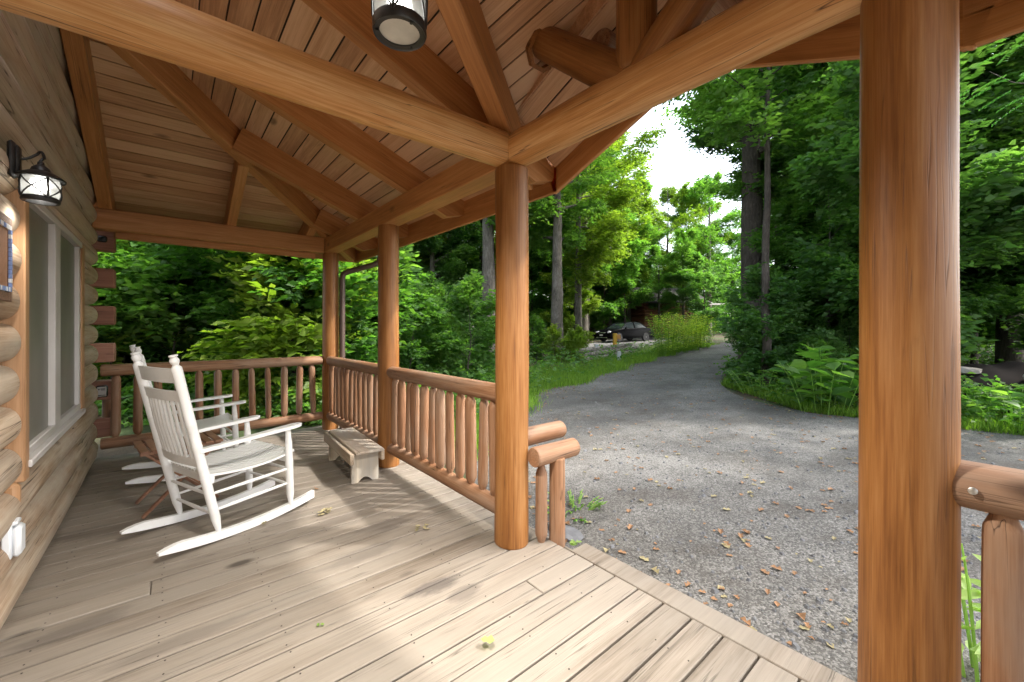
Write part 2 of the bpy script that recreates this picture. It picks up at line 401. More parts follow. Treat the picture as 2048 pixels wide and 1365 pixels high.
# ---- camera
cam = bpy.data.cameras.new('camera'); co = bpy.data.objects.new('camera', cam); col.objects.link(co); scene.camera = co
cam.sensor_width = 36; cam.lens = 820 / 2048 * 36; cam.shift_y = -25.5 / 2048; cam.clip_end = 600; cam.clip_start = .05
co.location = (0, 0, EYE); co.rotation_euler = (R(90), 0, R(-40))

# ---- light
w = bpy.data.worlds.new('World'); scene.world = w; w.use_nodes = True; wt = w.node_tree
sky = wt.nodes.new('ShaderNodeTexSky'); sky.sky_type = 'NISHITA'; sky.sun_disc = False
SUN = Vector((1.0, -.95, 1.66)).normalized()
sky.sun_elevation = math.asin(SUN.z); sky.sun_rotation = math.atan2(SUN.x, SUN.y)
sky.air_density = 1.0; sky.dust_density = 3.5; sky.ozone_density = .6
bg = wt.nodes['Background']; 
bw = wt.nodes.new('ShaderNodeRGBToBW'); wt.links.new(sky.outputs[0], bw.inputs[0])
mx = wt.nodes.new('ShaderNodeMix'); mx.data_type = 'RGBA'; mx.inputs[0].default_value = .6; wt.links.new(sky.outputs[0], mx.inputs[6]); wt.links.new(bw.outputs[0], mx.inputs[7])
wt.links.new(mx.outputs[2], bg.inputs[0]); bg.inputs[1].default_value = .15
sl = bpy.data.lights.new('sun', 'SUN'); sl.energy = 0.8; sl.angle = R(2.0); sl.color = (1, .955, .88)
so = bpy.data.objects.new('sun', sl); col.objects.link(so); so.location = SUN * 60; so.rotation_mode = 'QUATERNION'; so.rotation_quaternion = SUN.to_track_quat('Z', 'Y')
scene.view_settings.view_transform = 'Standard'; scene.view_settings.look = 'None'; scene.view_settings.exposure = 2.74; scene.view_settings.gamma = 1
scene.cycles.use_denoising = True
scene.cycles.max_bounces = 10; scene.cycles.diffuse_bounces = 6; scene.cycles.transmission_bounces = 6; scene.cycles.glossy_bounces = 4

# ==================================================================== PORCH
WX = -.60            # wall face
Y0, Y1 = -2.2, 5.80  # porch run
XE = 1.80            # deck edge
# ---- deck boards
mb = MB(); g = np.random.default_rng(3); P_ = .1372; y = 5.83; i = 0
first = y
while y > Y0:
    mb.mi = 0
    splits = [WX - .02, XE]
    yc = y - P_ / 2
    if i % 9 == 4: splits = [WX - .02, g.uniform(-.2, 1.5), XE]
    for a, b in zip(splits[:-1], splits[1:]):
        mb.tone = g.uniform(0, 1); mb.box(((a + b) / 2 + .001, yc, -.019 + g.uniform(-.0012, .0012)), (b - a - .003, P_ - g.uniform(.006, .011), .038), None, .004)
    mb.mi = 1; mb.tone = .5
    for jx in (-.42, -.02, .38, .78, 1.18, 1.56):
        for s_ in (-1, 1):
            if g.random() < .8:
                mb.lathe([(.0034, 0), (.0034, .0012)], 6, (jx + g.uniform(-.012, .012), yc + s_ * .042 + g.uniform(-.008, .008), .0005))
    y -= P_; i += 1
mb.mi = 2; mb.box((.6, 1.8, -.05), (2.36, 8.0, .02))
deck = tag(mb.build('deck', [M['deck'], M['nail'], M['joint']]), 'weathered grey brown plank porch deck', None, None, 'structure')
# front edge trim board, lies outside the planks as one long border
mb = MB(); mb.tone = .25
mb.box((XE + .072, -.28, -.020), (.138, 3.80, .040), None, .005); mb.box((XE + .06, 1.8, -.115), (.03, 8.0, .15))
mb.box((XE + .045, 1.8, -.10), (.03, 8.05, .12)); mb.box((.55, 5.85, -.10), (2.5, .04, .16))
tag(mb.build('deck_edge', [M['deck']]), 'grey border plank along the open front edge of the deck', None, None, 'structure')

# ---- log wall with window (one thing), logs run along Y
cab = wthing('log_cabin', 'log cabin wall of grey brown rounded logs with crossed corner ends', 'log cabin', (WX, 2, 0))
def wall_rows(mb, y0, y1, z0, z1, seed):
    gg = np.random.default_rng(seed); H = .19; k = math.floor(z0 / H)
    while k * H < z1 - .001:
        a, b = max(k * H, z0), min((k + 1) * H, z1)
        mb.tone = gg.uniform(.1, .9); ph = gg.uniform(0, 6.28)
        n = 12; ys = np.linspace(y0, y1, max(2, int((y1 - y0) / .25)))
        vs = []; fs = []
        for yy in ys:
            for q in range(n + 1):
                z = a + (b - a) * q / n; tt = (z - k * H) / H * 2 - 1
                xx = WX + .02 + .078 * math.sqrt(max(0, 1 - (abs(tt) ** 2.1))) + .004 * math.sin(yy * 2.1 + ph) - .018
                vs.append((xx, yy, z))
        m = n + 1
        for i_ in range(len(ys) - 1):
            for q in range(n): fs.append((i_ * m + q, (i_ + 1) * m + q, (i_ + 1) * m + q + 1, i_ * m + q + 1))
        # end faces
        o = len(vs); vs += [(WX - .10, y0, a), (WX - .10, y0, b), (WX - .10, y1, a), (WX - .10, y1, b)]
        fs.append(tuple([o] + list(range(0, m)) + [o + 1])); L = (len(ys) - 1) * m
        fs.append(tuple([o + 3] + list(range(L + m - 1, L - 1, -1)) + [o + 2]))
        fs.append((o, o + 2, L, 0)); fs.append((m - 1, L + m - 1, o + 3, o + 1)); fs.append((o + 1, o + 3, o + 2, o))
        mb.add(vs, fs); k += 1
WY0, WY1, WZ0, WZ1 = 2.91, 4.80, .62, 1.98
mb = MB()
wall_rows(mb, Y0, 5.62, 0, WZ0, 1); wall_rows(mb, Y0, WY0, WZ0, WZ1, 2); wall_rows(mb, WY1, 5.62, WZ0, WZ1, 3); wall_rows(mb, Y0, 5.62, WZ1, 3.62, 4)
mb.build('log_wall', M['wall'], cab, (0, 0, 0))
mb = MB(); mb.box((WX - .16, 1.7, 1.75), (.12, 7.9, 3.6)); mb.build('inner_wall', M['joint'], cab)
# protruding wall log tips at the corner (long ones between the crossing logs)
for k in range(0, 12):
    z = .01 + .19 * k; long_ = k % 2 == 0
    mb = MB(); L = .26 if long_ else .17
    mb.tone = .6; mb.log(L, .098, .094, 24, 3, .01, 40 + k, .010)
    mb.build('log_tip', M['rail'] if False else M['wall'], cab, (WX - .03, 5.58, z + .095), along((0, 1, 0)))
# crossing logs of the end wall: flat sawn ends stick out past the corner
for k, (za, zb) in enumerate([(.2, .392), (.578, .768), (.955, 1.148), (1.335, 1.525), (1.715, 1.905), (2.085, 2.30)]):
    mb = MB(); mb.tone = random.random(); mb.box((0, 0, 0), (.46, .16, zb - za), None, .012)
    mb.build('log_end', M['logend'], cab, (-.645, 5.885, (za + zb) / 2))
mb = MB(); mb.log(.24, .06, .055, 16, 4, .02, 9); mb.build('stub_log', M['rail'], cab, (-.46, 5.89, .37), along((0, 0, 1)))
mb = MB(); mb.box((-2.6, 5.885, 1.7), (3.7, .15, 3.6)); mb.build('end_wall', M['wall'], cab)
# window
win = MB(); win.box((WX - .03, (WY0 + WY1) / 2, (WZ0 + WZ1) / 2), (.05, WY1 - WY0 - .01, WZ1 - WZ0 - .01)); win = win.build('window', M['vinyl'], cab)
def wpart(name, c, d, mat, bev=.004, tone=.5):
    m_ = MB(); m_.tone = tone; m_.box((0, 0, 0), d, None, bev); o = m_.build(name, mat, None, (0, 0, 0)); o.parent = win; o.location = Vector(c); return o
fx = WX + .055; wc = 3.80
wpart('window_sill', (fx + .012, wc, .655), (.075, 1.66, .035), M['vinyl'])
wpart('window_frame', (fx + .004, wc, .695), (.04, 1.62, .045), M['vinyl']); wpart('window_frame', (fx + .008, wc, 1.945), (.05, 1.62, .045), M['vinyl'])
wpart('window_frame', (fx, 3.003, 1.32), (.034, .022, 1.205), M['vinyl']); wpart('window_frame', (fx + .004, 4.56, 1.32), (.042, .05, 1.205), M['vinyl'])
wpart('mullion', (fx + .010, 3.712, 1.32), (.040, .15, 1.205), M['vinyl'])
wpart('pane', (fx - .006, 3.325, 1.32), (.012, .63, 1.206), M['pane'], 0); wpart('pane', (fx - .006, 4.16, 1.32), (.012, .755, 1.206), M['pane'], 0)
wpart('window_trim', (fx - .005, 2.952, 1.265), (.085, .072, 1.36), M['trimwood'], .006, .3); wpart('window_trim', (fx - .002, 4.665, 1.315), (.07, .13, 1.30), M['trimwood'], .006, .8)
wpart('trim_foot', (WX + .05, 2.905, .53), (.06, .06, .13), M['trimwood'], .02)
# ---- posts
def post(x, y, label, seed, r=.101, top=2.27, lean=(0, 0)):
    mb = MB(); mb.log(top, r * 1.02, r * .97, 48, 26, .017, seed, .004)
    o = mb.build('porch_post', M['post'], None, (x, y, 0), Euler((0, 0, seed * 1.3)))
    return tag(o, label, 'log post', 'round log posts along the porch front')
PX = 1.61
post(PX + .01, 5.60, 'far corner log post where the end railing meets the front railing', 3, .098)
post(PX, 3.75, 'log post behind the small wooden bench', 8, .098)
post(PX, 1.92, 'log post holding the crossing tie logs beside the open step', 5, .103)
post(PX, .172, 'thick nearest log post with the bolted rail on its right side', 12, .105)

# ---- railings
def rail(name_label, p0, p1, nbal, seed, rt=.058, rb=.055, zt=.888, zb=.175, balr=.037, cutends=True, group='log railings round the porch'):
    p0, p1 = Vector(p0), Vector(p1); d = (p1 - p0); L = d.length; u = d.normalized()
    root = wthing('porch_railing', name_label, 'railing', tuple((p0 + p1) / 2), group)
    mb = MB(); mb.log(L, rt, rt * .96, 28, None, .022, seed, .006); mb.build('top_rail', M['rail'], root, p0 + Vector((0, 0, zt)), along(u))
    mb = MB(); mb.log(L, rb, rb * .95, 28, None, .022, seed + 1, .006); mb.build('bottom_rail', M['rail'], root, p0 + Vector((0, 0, zb)), along(u))
    gg = np.random.default_rng(seed)
    for k in range(nbal):
        t_ = (k + .62) / (nbal + .24); p = p0 + d * t_
        mb = MB(); mb.log(zt - zb - .03, balr * gg.uniform(.86, 1.14), balr * gg.uniform(.84, 1.08), 18, None, .045, seed * 31 + k, .004, (.05, balr * .42))
        mb.build('baluster', M['rail'], root, p + Vector((0, 0, zb + .015)), Euler((gg.uniform(-.022, .022), gg.uniform(-.022, .022), gg.uniform(0, 6))))
    return root
rail('end railing from the house corner to the far post behind the chairs', (-.50, 5.62, 0), (PX - .09, 5.62, 0), 12, 21, balr=.036)
rail('far front railing bay behind the bench up to the corner post', (PX, 3.82, 0), (PX - .015, 5.53, 0), 12, 33)
rail('near front railing bay between the bench post and the tie log post', (PX, 2.00, 0), (PX, 3.68, 0), 12, 47)
nr = rail('railing bolted to the right side of the thick nearest post', (PX, -1.9, 0), (PX, .085, 0), 13, 55, rt=.062)
mb = MB(); mb.lathe([(.009, 0), (.009, .004), (.005, .006)], 12); mb.build('bolt', M['screw'], nr, (PX - .063, .045, .892), along((-1, 0, .1)))
# short step railing
sr = wthing('step_railing', 'stub railing of two stacked logs beside the open step', 'railing', (1.84, 1.8, 0))
mb = MB(); mb.log(.43, .058, .056, 28, None, .02, 71, .005); mb.build('top_rail', M['rail'], sr, (1.62, 1.925, .615), along((1, 0, .0)))
mb = MB(); mb.log(.36, .058, .057, 28, None, .02, 72, .005); mb.build('lower_rail', M['rail'], sr, (1.665, 1.785, .53), along((1, 0, 0)))
mb = MB(); mb.log(.70, .050, .047, 24, None, .015, 73, .004); mb.build('rail_post', M['rail'], sr, (1.846, 1.765, -.2))
mb = MB(); mb.log(.52, .038, .036, 18, None, .02, 74, .004, (.05, .018)); mb.build('baluster', M['rail'], sr, (1.745, 1.80, -.03))

# ---- roof
pr = wthing('porch_roof', 'hipped porch roof of stained boards, rafters and log beams', 'porch roof', (.6, 2, 2.3))
PM, PG = .385, .60; BX = 1.533; BZ = 2.45; DEP = .245; EY = 5.52
zb_front = lambda x: BZ + PM * (BX - x)
zb_end = lambda y: BZ + PM * (EY - y)
def bar(name, a, b, wid, dep, mat=None, bev=.006, tilt=None, sag=0):
    """squared timber whose BOTTOM centre line runs a -> b; depth measured vertically"""
    a, b = Vector(a), Vector(b); d = b - a; L = d.length; hor = Vector((d.x, d.y, 0)).normalized(); cs = Vector((d.x, d.y, 0)).length / L
    q = alongx(d); mb = MB(); h = dep * cs
    mb.box((L / 2, 0, h / 2), (L, wid, h), None, bev)
    return mb.build(name, mat or M['postx'], pr, a, q, 30)
# front and end beams
bar('eave_beam', (PX, 1.88, 2.27), (PX, 5.68, 2.27), .155, .18); bar('eave_beam', (PX, -2.2, 2.27), (PX, .07, 2.27), .155, .18)
bar('end_beam', (-.55, 5.60, 2.255), (PX - .085, 5.60, 2.255), .155, .195); bar('beam_trim', (-.40, 5.66, 2.19), (1.45, 5.66, 2.19), .05, .07)
# rafters of the front slope, with chamfered tails
def rafter(yc, x_top, x_bot=2.07, wid=.09, name='rafter'):
    mb = MB(); cs = 1 / math.sqrt(1 + PM * PM)
    dv = Vector((x_bot - x_top, 0, zb_front(x_bot) - zb_front(x_top))); L = dv.length; h = DEP * cs
    out = [(0, 0), (L - .16, 0), (L - .02, .10), (L - .02 + .0, h), (0, h)]
    mb.prism([(p[0], p[1]) for p in out], (0, -wid / 2, 0), (1, 0, 0), (0, 0, 1), (0, 1, 0), wid)
    # prism along local y: reorder so local x is the grain
    return mb.build(name, M['postx'], pr, (x_top, yc, zb_front(x_top)), alongx(dv), 0)
def hipx(y): return BX - (EY - y)          # hip line, plan
rafter(2.085, -.56); rafter(3.235, max(-.56, hipx(3.235) + .0)); rafter(4.385, hipx(4.385) + .03); rafter(5.30, hipx(5.30) + .02)
for yy in (-1.3, -.15): rafter(yy, -.56)
# end slope: wall rafter and jack
def erafter(xc, y_top, wid=.09):
    a = (xc, y_top, zb_end(y_top)); b = (xc, 6.0, zb_end(6.0)); return bar('rafter', a, b, wid, DEP)
erafter(-.462, 3.50, .10); erafter(.545, EY - (BX - .545) + .03); erafter(1.35, EY - (BX - 1.35) + .02)
# hip rafter
a = Vector((BX - 2.09, EY - 2.09, BZ + PM * 2.09)); b = Vector((2.02, EY + .487, BZ - PM * .487)); bar('hip_rafter', a, b, .10, DEP + .02)
# valleys of the entry gable
GY = 1.05; kv = PM / PG
a = Vector((BX + .02, 1.93, BZ)); bar('valley_rafter', a + Vector((-1.30, -1.30 * kv, 1.30 * PM)), a + Vector((.42, .42 * kv, -.42 * PM)), .105, DEP)
a = Vector((BX + .02, .17, BZ)); bar('valley_rafter', a + Vector((-1.30, 1.30 * kv, 1.30 * PM)), a + Vector((.42, -.42 * kv, -.42 * PM)), .105, DEP)
# ceiling boards: each slope one part, boards as pattern inside it
def board_plane(name, o, ux, uy, poly, pitch=.135, mat=None, seed=0, gap=.006):
    """boards run along ux, stack along uy, clipped to polygon (2-D coordinates), lie above plane; one mesh"""
    o, ux, uy = Vector(o), Vector(ux).normalized(), Vector(uy); uy = (uy - ux * uy.dot(ux)).normalized(); nrm = ux.cross(uy)
    if nrm.z < 0: nrm = -nrm
    gg = np.random.default_rng(seed); P2 = []
    for p in poly:
        q = Vector(p) - o; P2.append((q.dot(ux), q.dot(uy)))
    v0 = min(p[1] for p in P2); v1 = max(p[1] for p in P2)
    mb = MB(); k = math.floor(v0 / pitch)
    def clip(pl, v, keep):
        out = []
        for i_ in range(len(pl)):
            A, B = pl[i_], pl[(i_ + 1) % len(pl)]; ia = (A[1] - v) * keep >= 0; ib = (B[1] - v) * keep >= 0
            if ia: out.append(A)
            if ia != ib: tt = (v - A[1]) / (B[1] - A[1]); out.append((A[0] + (B[0] - A[0]) * tt, v))
        return out
    while k * pitch < v1:
        for lo, hi, lift in ((k * pitch, (k + 1) * pitch - gap * 1.7, 0), ((k + 1) * pitch - gap * 1.7, (k + 1) * pitch, .009)):
            pl = clip(clip(P2, lo, 1), hi, -1)
            if len(pl) >= 3:
                mb.tone = gg.uniform(0, 1) if not lift else .0; mb.mi = 1 if lift else 0
                mb.prism(pl, (0, 0, lift), (1, 0, 0), (0, 1, 0), (0, 0, 1), .012)
        k += 1
    rot = Matrix((ux, nrm.cross(ux), nrm)).transposed().to_quaternion()
    # local axes x=ux, y=nrm x ux ; flip second coordinate if needed
    if (nrm.cross(ux)).dot(uy) < 0: mb.v = [(p[0], -p[1], p[2]) for p in mb.v]; mb.f = [f[::-1] for f in mb.f]
    return mb.build(name, [mat or M['ceil'], M['joint']], pr, o, rot, 0)
cz = lambda x: zb_front(x) + DEP
ce = lambda y: zb_end(y) + DEP
XO, YO = 2.10, 6.05
WXc = -.62
hy = EY - (BX - WXc)                     # where hip meets the wall
P3 = lambda x, y, z: Vector((x, y, z))
vt = 1.30
Vx, Vy = BX + .02 - (1.94 - GY) / kv, GY  # valley apex (meets gable ridge)
pf = [P3(WXc, hy, cz(WXc)), P3(XO, EY + (XO - BX), cz(XO)), P3(XO, 2.03, cz(XO)), P3(BX + .02, 1.94, cz(BX + .02)), P3(max(Vx, WXc), 1.94 - (BX + .02 - max(Vx, WXc)) * kv, cz(max(Vx, WXc)))]
board_plane('ceiling', P3(WXc, 0, cz(WXc)), (0, 1, 0), (1, 0, -PM), pf, .137, seed=2)
pe = [P3(WXc, hy, ce(hy)), P3(WXc, YO, ce(YO)), P3(BX + (YO - EY), YO, ce(YO))]
board_plane('ceiling', P3(0, YO, ce(YO)), (1, 0, 0), (0, -1, PM), pe, .137, seed=3)
# near part of the front slope, beyond the second valley (over and behind the viewer)
x2 = max(Vx, WXc); vy2 = .16 + (BX + .02 - x2) * kv
pn = [P3(WXc, Y0, cz(WXc)), P3(XO, Y0, cz(XO)), P3(XO, .07, cz(XO)), P3(BX + .02, .16, cz(BX + .02)), P3(x2, vy2, cz(x2)), P3(WXc, GY if Vx < WXc else 1.94 - (BX + .02 - x2) * kv, cz(WXc))]
board_plane('ceiling', P3(WXc, 0, cz(WXc)), (0, 1, 0), (1, 0, -PM), pn, .137, seed=4)
# entry gable slopes
zgab = lambda y: cz(BX + .02) + PG * (1.94 - y) if y >= GY else cz(BX + .02) + PG * (y - .16)
XG = 1.72
def vyl(x): return 1.94 - (BX + .02 - x) * kv
gp = [P3(XG, 1.966, zgab(1.966)), P3(XG, GY, zgab(GY)), P3(x2, GY, zgab(GY)), P3(BX + .02, 1.94, zgab(1.94))]
board_plane('gable_ceiling', P3(XG, GY, zgab(GY)), (-.51, 1, -PG), (1, 0, 0), gp, .118, seed=5)
gp2 = [P3(p.x, 2 * GY - p.y, p.z) for p in gp]
board_plane('gable_ceiling', P3(XG, GY, zgab(GY)), (-.51, -1, -PG), (1, 0, 0), gp2, .118, seed=6)
# gable overhang soffit and rake boards
PR = .40; rz0 = 2.41
for sg in (1, -1):
    A = lambda x, t_: Vector((x, GY + sg * (.98 - t_), rz0 + .02 + PR * t_))
    q0, q1, q2 = Vector((XG - .03, GY + sg * .98, zgab(2.03) + .012)), A(2.12, 0), A(2.12, .98)
    q3 = q0 + (q2 - q1)
    board_plane('gable_soffit', q1, (q2 - q1), (q0 - q1), [q0, q1, q2, q3], .118, seed=8)
    bar('rake_board', A(2.115, -.015) - Vector((0, 0, .17)), A(2.115, .975) - Vector((0, 0, .17)), .03, .18, M['postx'])
for sg in (1, -1):
    mb = MB(); mb.prism([(GY + sg * .98, zgab(2.03) + .012), (GY, zgab(2.03) + .012 + PR * .98), (GY, zgab(GY) + .02), (GY + sg * .98, zgab(2.03) + .02)], (XG - .03, 0, 0), (0, 1, 0), (0, 0, 1), (1, 0, 0), .02); mb.build('gable_infill', M['ceil'], pr, (0, 0, 0), None, 0)
# fascia along the eaves
bar('fascia', (2.115, 2.01, 2.262), (2.115, YO + .05, 2.262), .03, .222); bar('fascia', (2.115, Y0, 2.262), (2.115, .09, 2.262), .03, .222)
bar('fascia', (-1.2, YO + .03, 2.262), (2.10, YO + .03, 2.262), .03, .222)
# tie logs, king post, struts
def plog(name, a, b, r, seed, mat=None, wob=.022):
    a, b = Vector(a), Vector(b); mb = MB(); mb.log((b - a).length, r, r * .97, 36, None, wob, seed, .008)
    return mb.build(name, mat or M['tie'], pr, a, along(b - a))
plog('tie_log', (PX - .075, 1.93, 2.372), (-.66, 1.93, 2.372), .103, 90); plog('tie_log', (PX - .075, .16, 2.372), (-.66, .16, 2.372), .103, 93)
plog('tie_log', (PX, 2.03, 2.372), (PX, .06, 2.372), .104, 91)
plog('king_post', (PX, GY, 2.44), (PX, GY, zgab(GY)), .088, 94, M['post'])
plog('strut', (PX, GY + .03, 2.42), (PX, 1.68, 2.93), .088, 95, M['post']); plog('strut', (PX, GY - .03, 2.42), (PX, .42, 2.93), .085, 96, M['post'])
# octagonal collar where the strut enters the boards
for sg in (1, -1):
    mb = MB(); mb.tone = .3; ring = []
    for k in range(8):
        ring.append((math.cos(k * math.pi / 4 + .39), math.sin(k * math.pi / 4 + .39)))
    vs = [(x * .118, y * .118, 0) for x, y in ring] + [(x * .094, y * .094, 0) for x, y in ring] + [(x * .118, y * .118, .03) for x, y in ring] + [(x * .094, y * .094, .03) for x, y in ring]
    fs = []
    for k in range(8):
        j = (k + 1) % 8; fs += [(k, 8 + k, 8 + j, j), (16 + k, 16 + j, 24 + j, 24 + k), (k, j, 16 + j, 16 + k), (8 + k, 24 + k, 24 + j, 8 + j)]
    mb.add(vs, fs); dd = Vector((0, sg * .51, .425)).normalized()
    mb.build('collar', M['post'], pr, Vector((PX, GY + sg * .60, 2.875)) - dd * .035, along(dd), 20)
plog('outrigger_log', (1.66, .80, 2.73), (2.09, .80, 2.73), .075, 97, M['rail'], .03); plog('outrigger_log', (1.66, 1.30, 2.73), (2.09, 1.30, 2.73), .075, 98, M['rail'], .03)
# roof cover above the boards (keeps the daylight out)
mb = MB()
up = Vector((0, 0, .06))
def sheet(pts):
    pts = [Vector(p) + up for p in pts]; n = len(pts); top = [p + Vector((0, 0, .035)) for p in pts]
    mb.add(pts + top, [tuple(range(n)), tuple(range(2 * n - 1, n - 1, -1))] + [(i_, n + i_, n + (i_ + 1) % n, (i_ + 1) % n) for i_ in range(n)])
sheet([P3(p.x + (.04 if p.x > 2 else 0), p.y, p.z) for p in pf]); sheet(pe); sheet([P3(p.x + (.04 if p.x > 2 else 0), p.y, p.z) for p in pn])
sheet([P3(2.16 if p.x > 1.7 else p.x, p.y, p.z) for p in gp]); sheet([P3(2.16 if p.x > 1.7 else p.x, p.y, p.z) for p in gp2])
mb.build('roof_cover', M['shingle'], pr, (0, 0, 0), None, 0)

# ---- downspout
mb = MB(); mb.tube([(2.10, 5.12, 2.27), (2.10, 5.18, 2.17), (2.06, 5.24, 2.13), (1.78, 5.44, 2.03), (1.74, 5.475, 2.00), (1.73, 5.48, 1.93), (1.73, 5.48, -.1)], .036, 10)
tag(mb.build('downspout', M['spout']), 'brown metal downspout bending down beside the far corner post', 'downspout')

# ---- fittings on the wall
def lantern(root, c, r=.07, h=.13, brim=.085, mats=('black', 'lampglass'), cap=True, nbar=4, ang=0):
    """c: centre of the bottom ring"""
    c = Vector(c); B_ = M[mats[0]]
    mb = MB(); mb.lathe([(r * .80, 0), (r * 1.0, 0), (r * 1.06, .006), (r * 1.02, .020), (r * .98, .022), (r * .82, .022), (r * .80, 0)], 32, (0, 0, 0), False)
    mb.build('bottom_ring', B_, root, c)
    mb = MB(); mb.lathe([(r * .92, .018), (r * 1.05, .018 + h * .35), (r * 1.08, .018 + h * .7), (r * .98, .018 + h)], 32, (0, 0, 0), False)
    sh = mb.build('lamp_shade', M[mats[1]], root, c)
    for k in range(nbar):
        a0 = ang + 2 * math.pi * k / nbar; a1 = a0 + 2 * math.pi / nbar
        pt = lambda a, t_: Vector((math.cos(a), math.sin(a), 0)) * r * (1.0 + .1 * math.sin(math.pi * (.15 + t_ * .75))) + Vector((0, 0, .015 + h * t_))
        mb = MB(); mb.tube([pt(a0, q / 6) for q in range(7)], .0042, 6); mb.build('cage_bar', B_, root, c)
        mb = MB(); mb.tube([pt(a0 + (a1 - a0) * q / 8, q / 8) for q in range(9)], .0032, 6); mb.tube([pt(a1 - (a1 - a0) * q / 8, q / 8) for q in range(9)], .0032, 6)
        mb.build('cross_bar', B_, root, c)
    if cap:
        z = h + .016
        mb = MB(); mb.lathe([(brim * .75, z), (brim, z - .004), (brim * 1.02, z + .003), (brim * .82, z + .016), (brim * .52, z + .030), (brim * .42, z + .033), (brim * .36, z + .048), (brim * .22, z + .058), (.012, z + .062), (.010, z + .075), (.002, z + .078)], 32, (0, 0, 0))
        mb.build('cap', B_, root, c)
    mb = MB(); mb.lathe([(.006, .04), (.012, .05), (.020, .072), (.019, .086), (.008, .10), (.001, .102)], 14); mb.build('bulb', M['bulb'], root, c)
lw = wthing('wall_lantern', 'black lit lantern on a curled arm above the window corner', 'wall lamp', (-.50, 2.74, 1.95))
lc = Vector((-.435, 2.755, 1.862)); lantern(lw, lc, .058, .088, .078, ('black', 'lampglass'), True, 4, .5)
mb = MB(); mb.box((-.515, 2.745, 2.03), (.024, .062, .155), None, .01); mb.box((-.500, 2.745, 2.03), (.018, .040, .125), None, .008); mb.build('back_plate', M['black'], lw)
pts = []
A0 = Vector((-.50, 2.745, 2.035))
for q in range(13):
    t_ = q / 12; pts.append((A0.x + .075 * t_ + .012 * math.sin(t_ * 3.1), A0.y + .075 * t_ - .065 * max(0, t_ - .5) * 2 * .9, A0.z + .012 * math.sin(-t_ * 6.2) + .048 * math.sin(t_ * 2.6)))
pts += [(-.43, 2.768, 2.062), (-.437, 2.758, 2.045)]
mb = MB(); mb.tube(pts, .0055, 8); mb.tube([(-.437, 2.757, 2.048), (-.436, 2.756, 2.02)], .004, 8); mb.build('arm', M['black'], lw)

lp = wthing('pendant_lantern', 'dark metal pendant lantern hanging under the entry gable', 'pendant lamp', (.54, 1.16, 2.3))
pc = Vector((.545, 1.185, 2.205)); lantern(lp, pc, .075, .24, .082, ('bronze', 'lampglass2'), True, 4, .9)
mb = MB(); mb.lathe([(.074, .0), (.078, -.004), (.081, .004), (.079, .028), (.073, .03), (.070, .004), (.065, .003), (.065, 0)], 40, (0, 0, 0), False); mb.build('outer_ring', M['bronze'], lp, pc)
mb = MB(); mb.lathe([(.064, .006), (.063, .0085)], 36); mb.build('lens', M['lens'], lp, pc)
for k in range(3):
    a = .6 + k * 2.094; mb = MB(); mb.lathe([(.005, -.006), (.005, .016)], 8, (math.cos(a) * .067, math.sin(a) * .067, 0)); mb.build('thumb_screw', M['bronze'], lp, pc)
mb = MB(); mb.tube([(0, 0, .31), (0, 0, 1.2)], .005, 8); mb.build('chain_rod', M['bronze'], lp, pc)

# both lanterns are lit; the pendant spot also stands in for camera flash
def lamp(name, loc, watts, parent, spot=None, rad=.05):
    l = bpy.data.lights.new(name, 'SPOT' if spot else 'POINT'); l.energy = watts; l.color = (1, .94, .84); l.shadow_soft_size = rad
    if spot: l.spot_size = R(spot); l.spot_blend = 1.0
    o = bpy.data.objects.new(name, l); col.objects.link(o); o.parent = parent; o.location = Vector(loc) - Vector(parent['_w']); return o
lamp('pendant_fill_light', pc + Vector((0, 0, -.012)), 62, lp, 152, .055)  # stronger than the lantern itself, added fill in place of camera flash
lamp('wall_light', lc + Vector((0, 0, -.010)), 2.0, lw, 150, .03)
# framed mosaic panel on the wall
mp = wthing('mosaic_panel', 'brown panel edged with white and blue mosaic tiles', 'wall panel', (-.51, 2.4, 1.58))
mb = MB(); mb.box((-.505, 2.43, 1.585), (.012, .32, .25)); mb.build('panel', M['table'], mp)
mb = MB(); g = np.random.default_rng(8)
M['pebbles'] = plain('brown_pebble_border', (.20, .12, .08), .6, 0, .5, .5, 160, 0, .6)
M['tilew'] = plain('white_mosaic_tile', (.72, .73, .76), .25); M['tileb'] = plain('blue_mosaic_tile', (.22, .30, .55), .25)
fr = MB()
for c_, d_ in (((-.508, 2.43, 1.741), (.016, .42, .038)), ((-.508, 2.43, 1.430), (.016, .42, .038)), ((-.508, 2.655, 1.585), (.016, .03, .35)), ((-.508, 2.205, 1.585), (.016, .03, .35))): fr.box(c_, d_, None, .004)
fr.build('pebble_border', M['pebbles'], mp)
for k in range(22):
    for z in (1.712, 1.459):
        mb.mi = 1 if g.random() < .45 else 0; mb.box((-.499, 2.235 + k * .0185, z), (.008, .0165, .018))
for k in range(13):
    for y_ in (2.632, 2.228):
        mb.mi = 1 if g.random() < .6 else 0; mb.box((-.499, y_, 1.478 + k * .0182), (.008, .017, .0165))
mb.build('tile_border', [M['tilew'], M['tileb']], mp, (0, 0, 0), None, 0)

# weatherproof outlet cover
ob = wthing('outlet_cover', 'pale grey weatherproof outlet box low on the log wall', 'outlet', (-.53, 2.83, .36))
mb = MB(); mb.box((-.535, 2.80, .37), (.03, .10, .15), None, .006); mb.build('box', M['greybox'], ob)
mb = MB(); mb.box((-.508, 2.80, .365), (.03, .085, .13), None, .012); mb.box((-.515, 2.80, .445), (.02, .07, .016), None, .004); mb.build('lid', M['greybox'], ob)
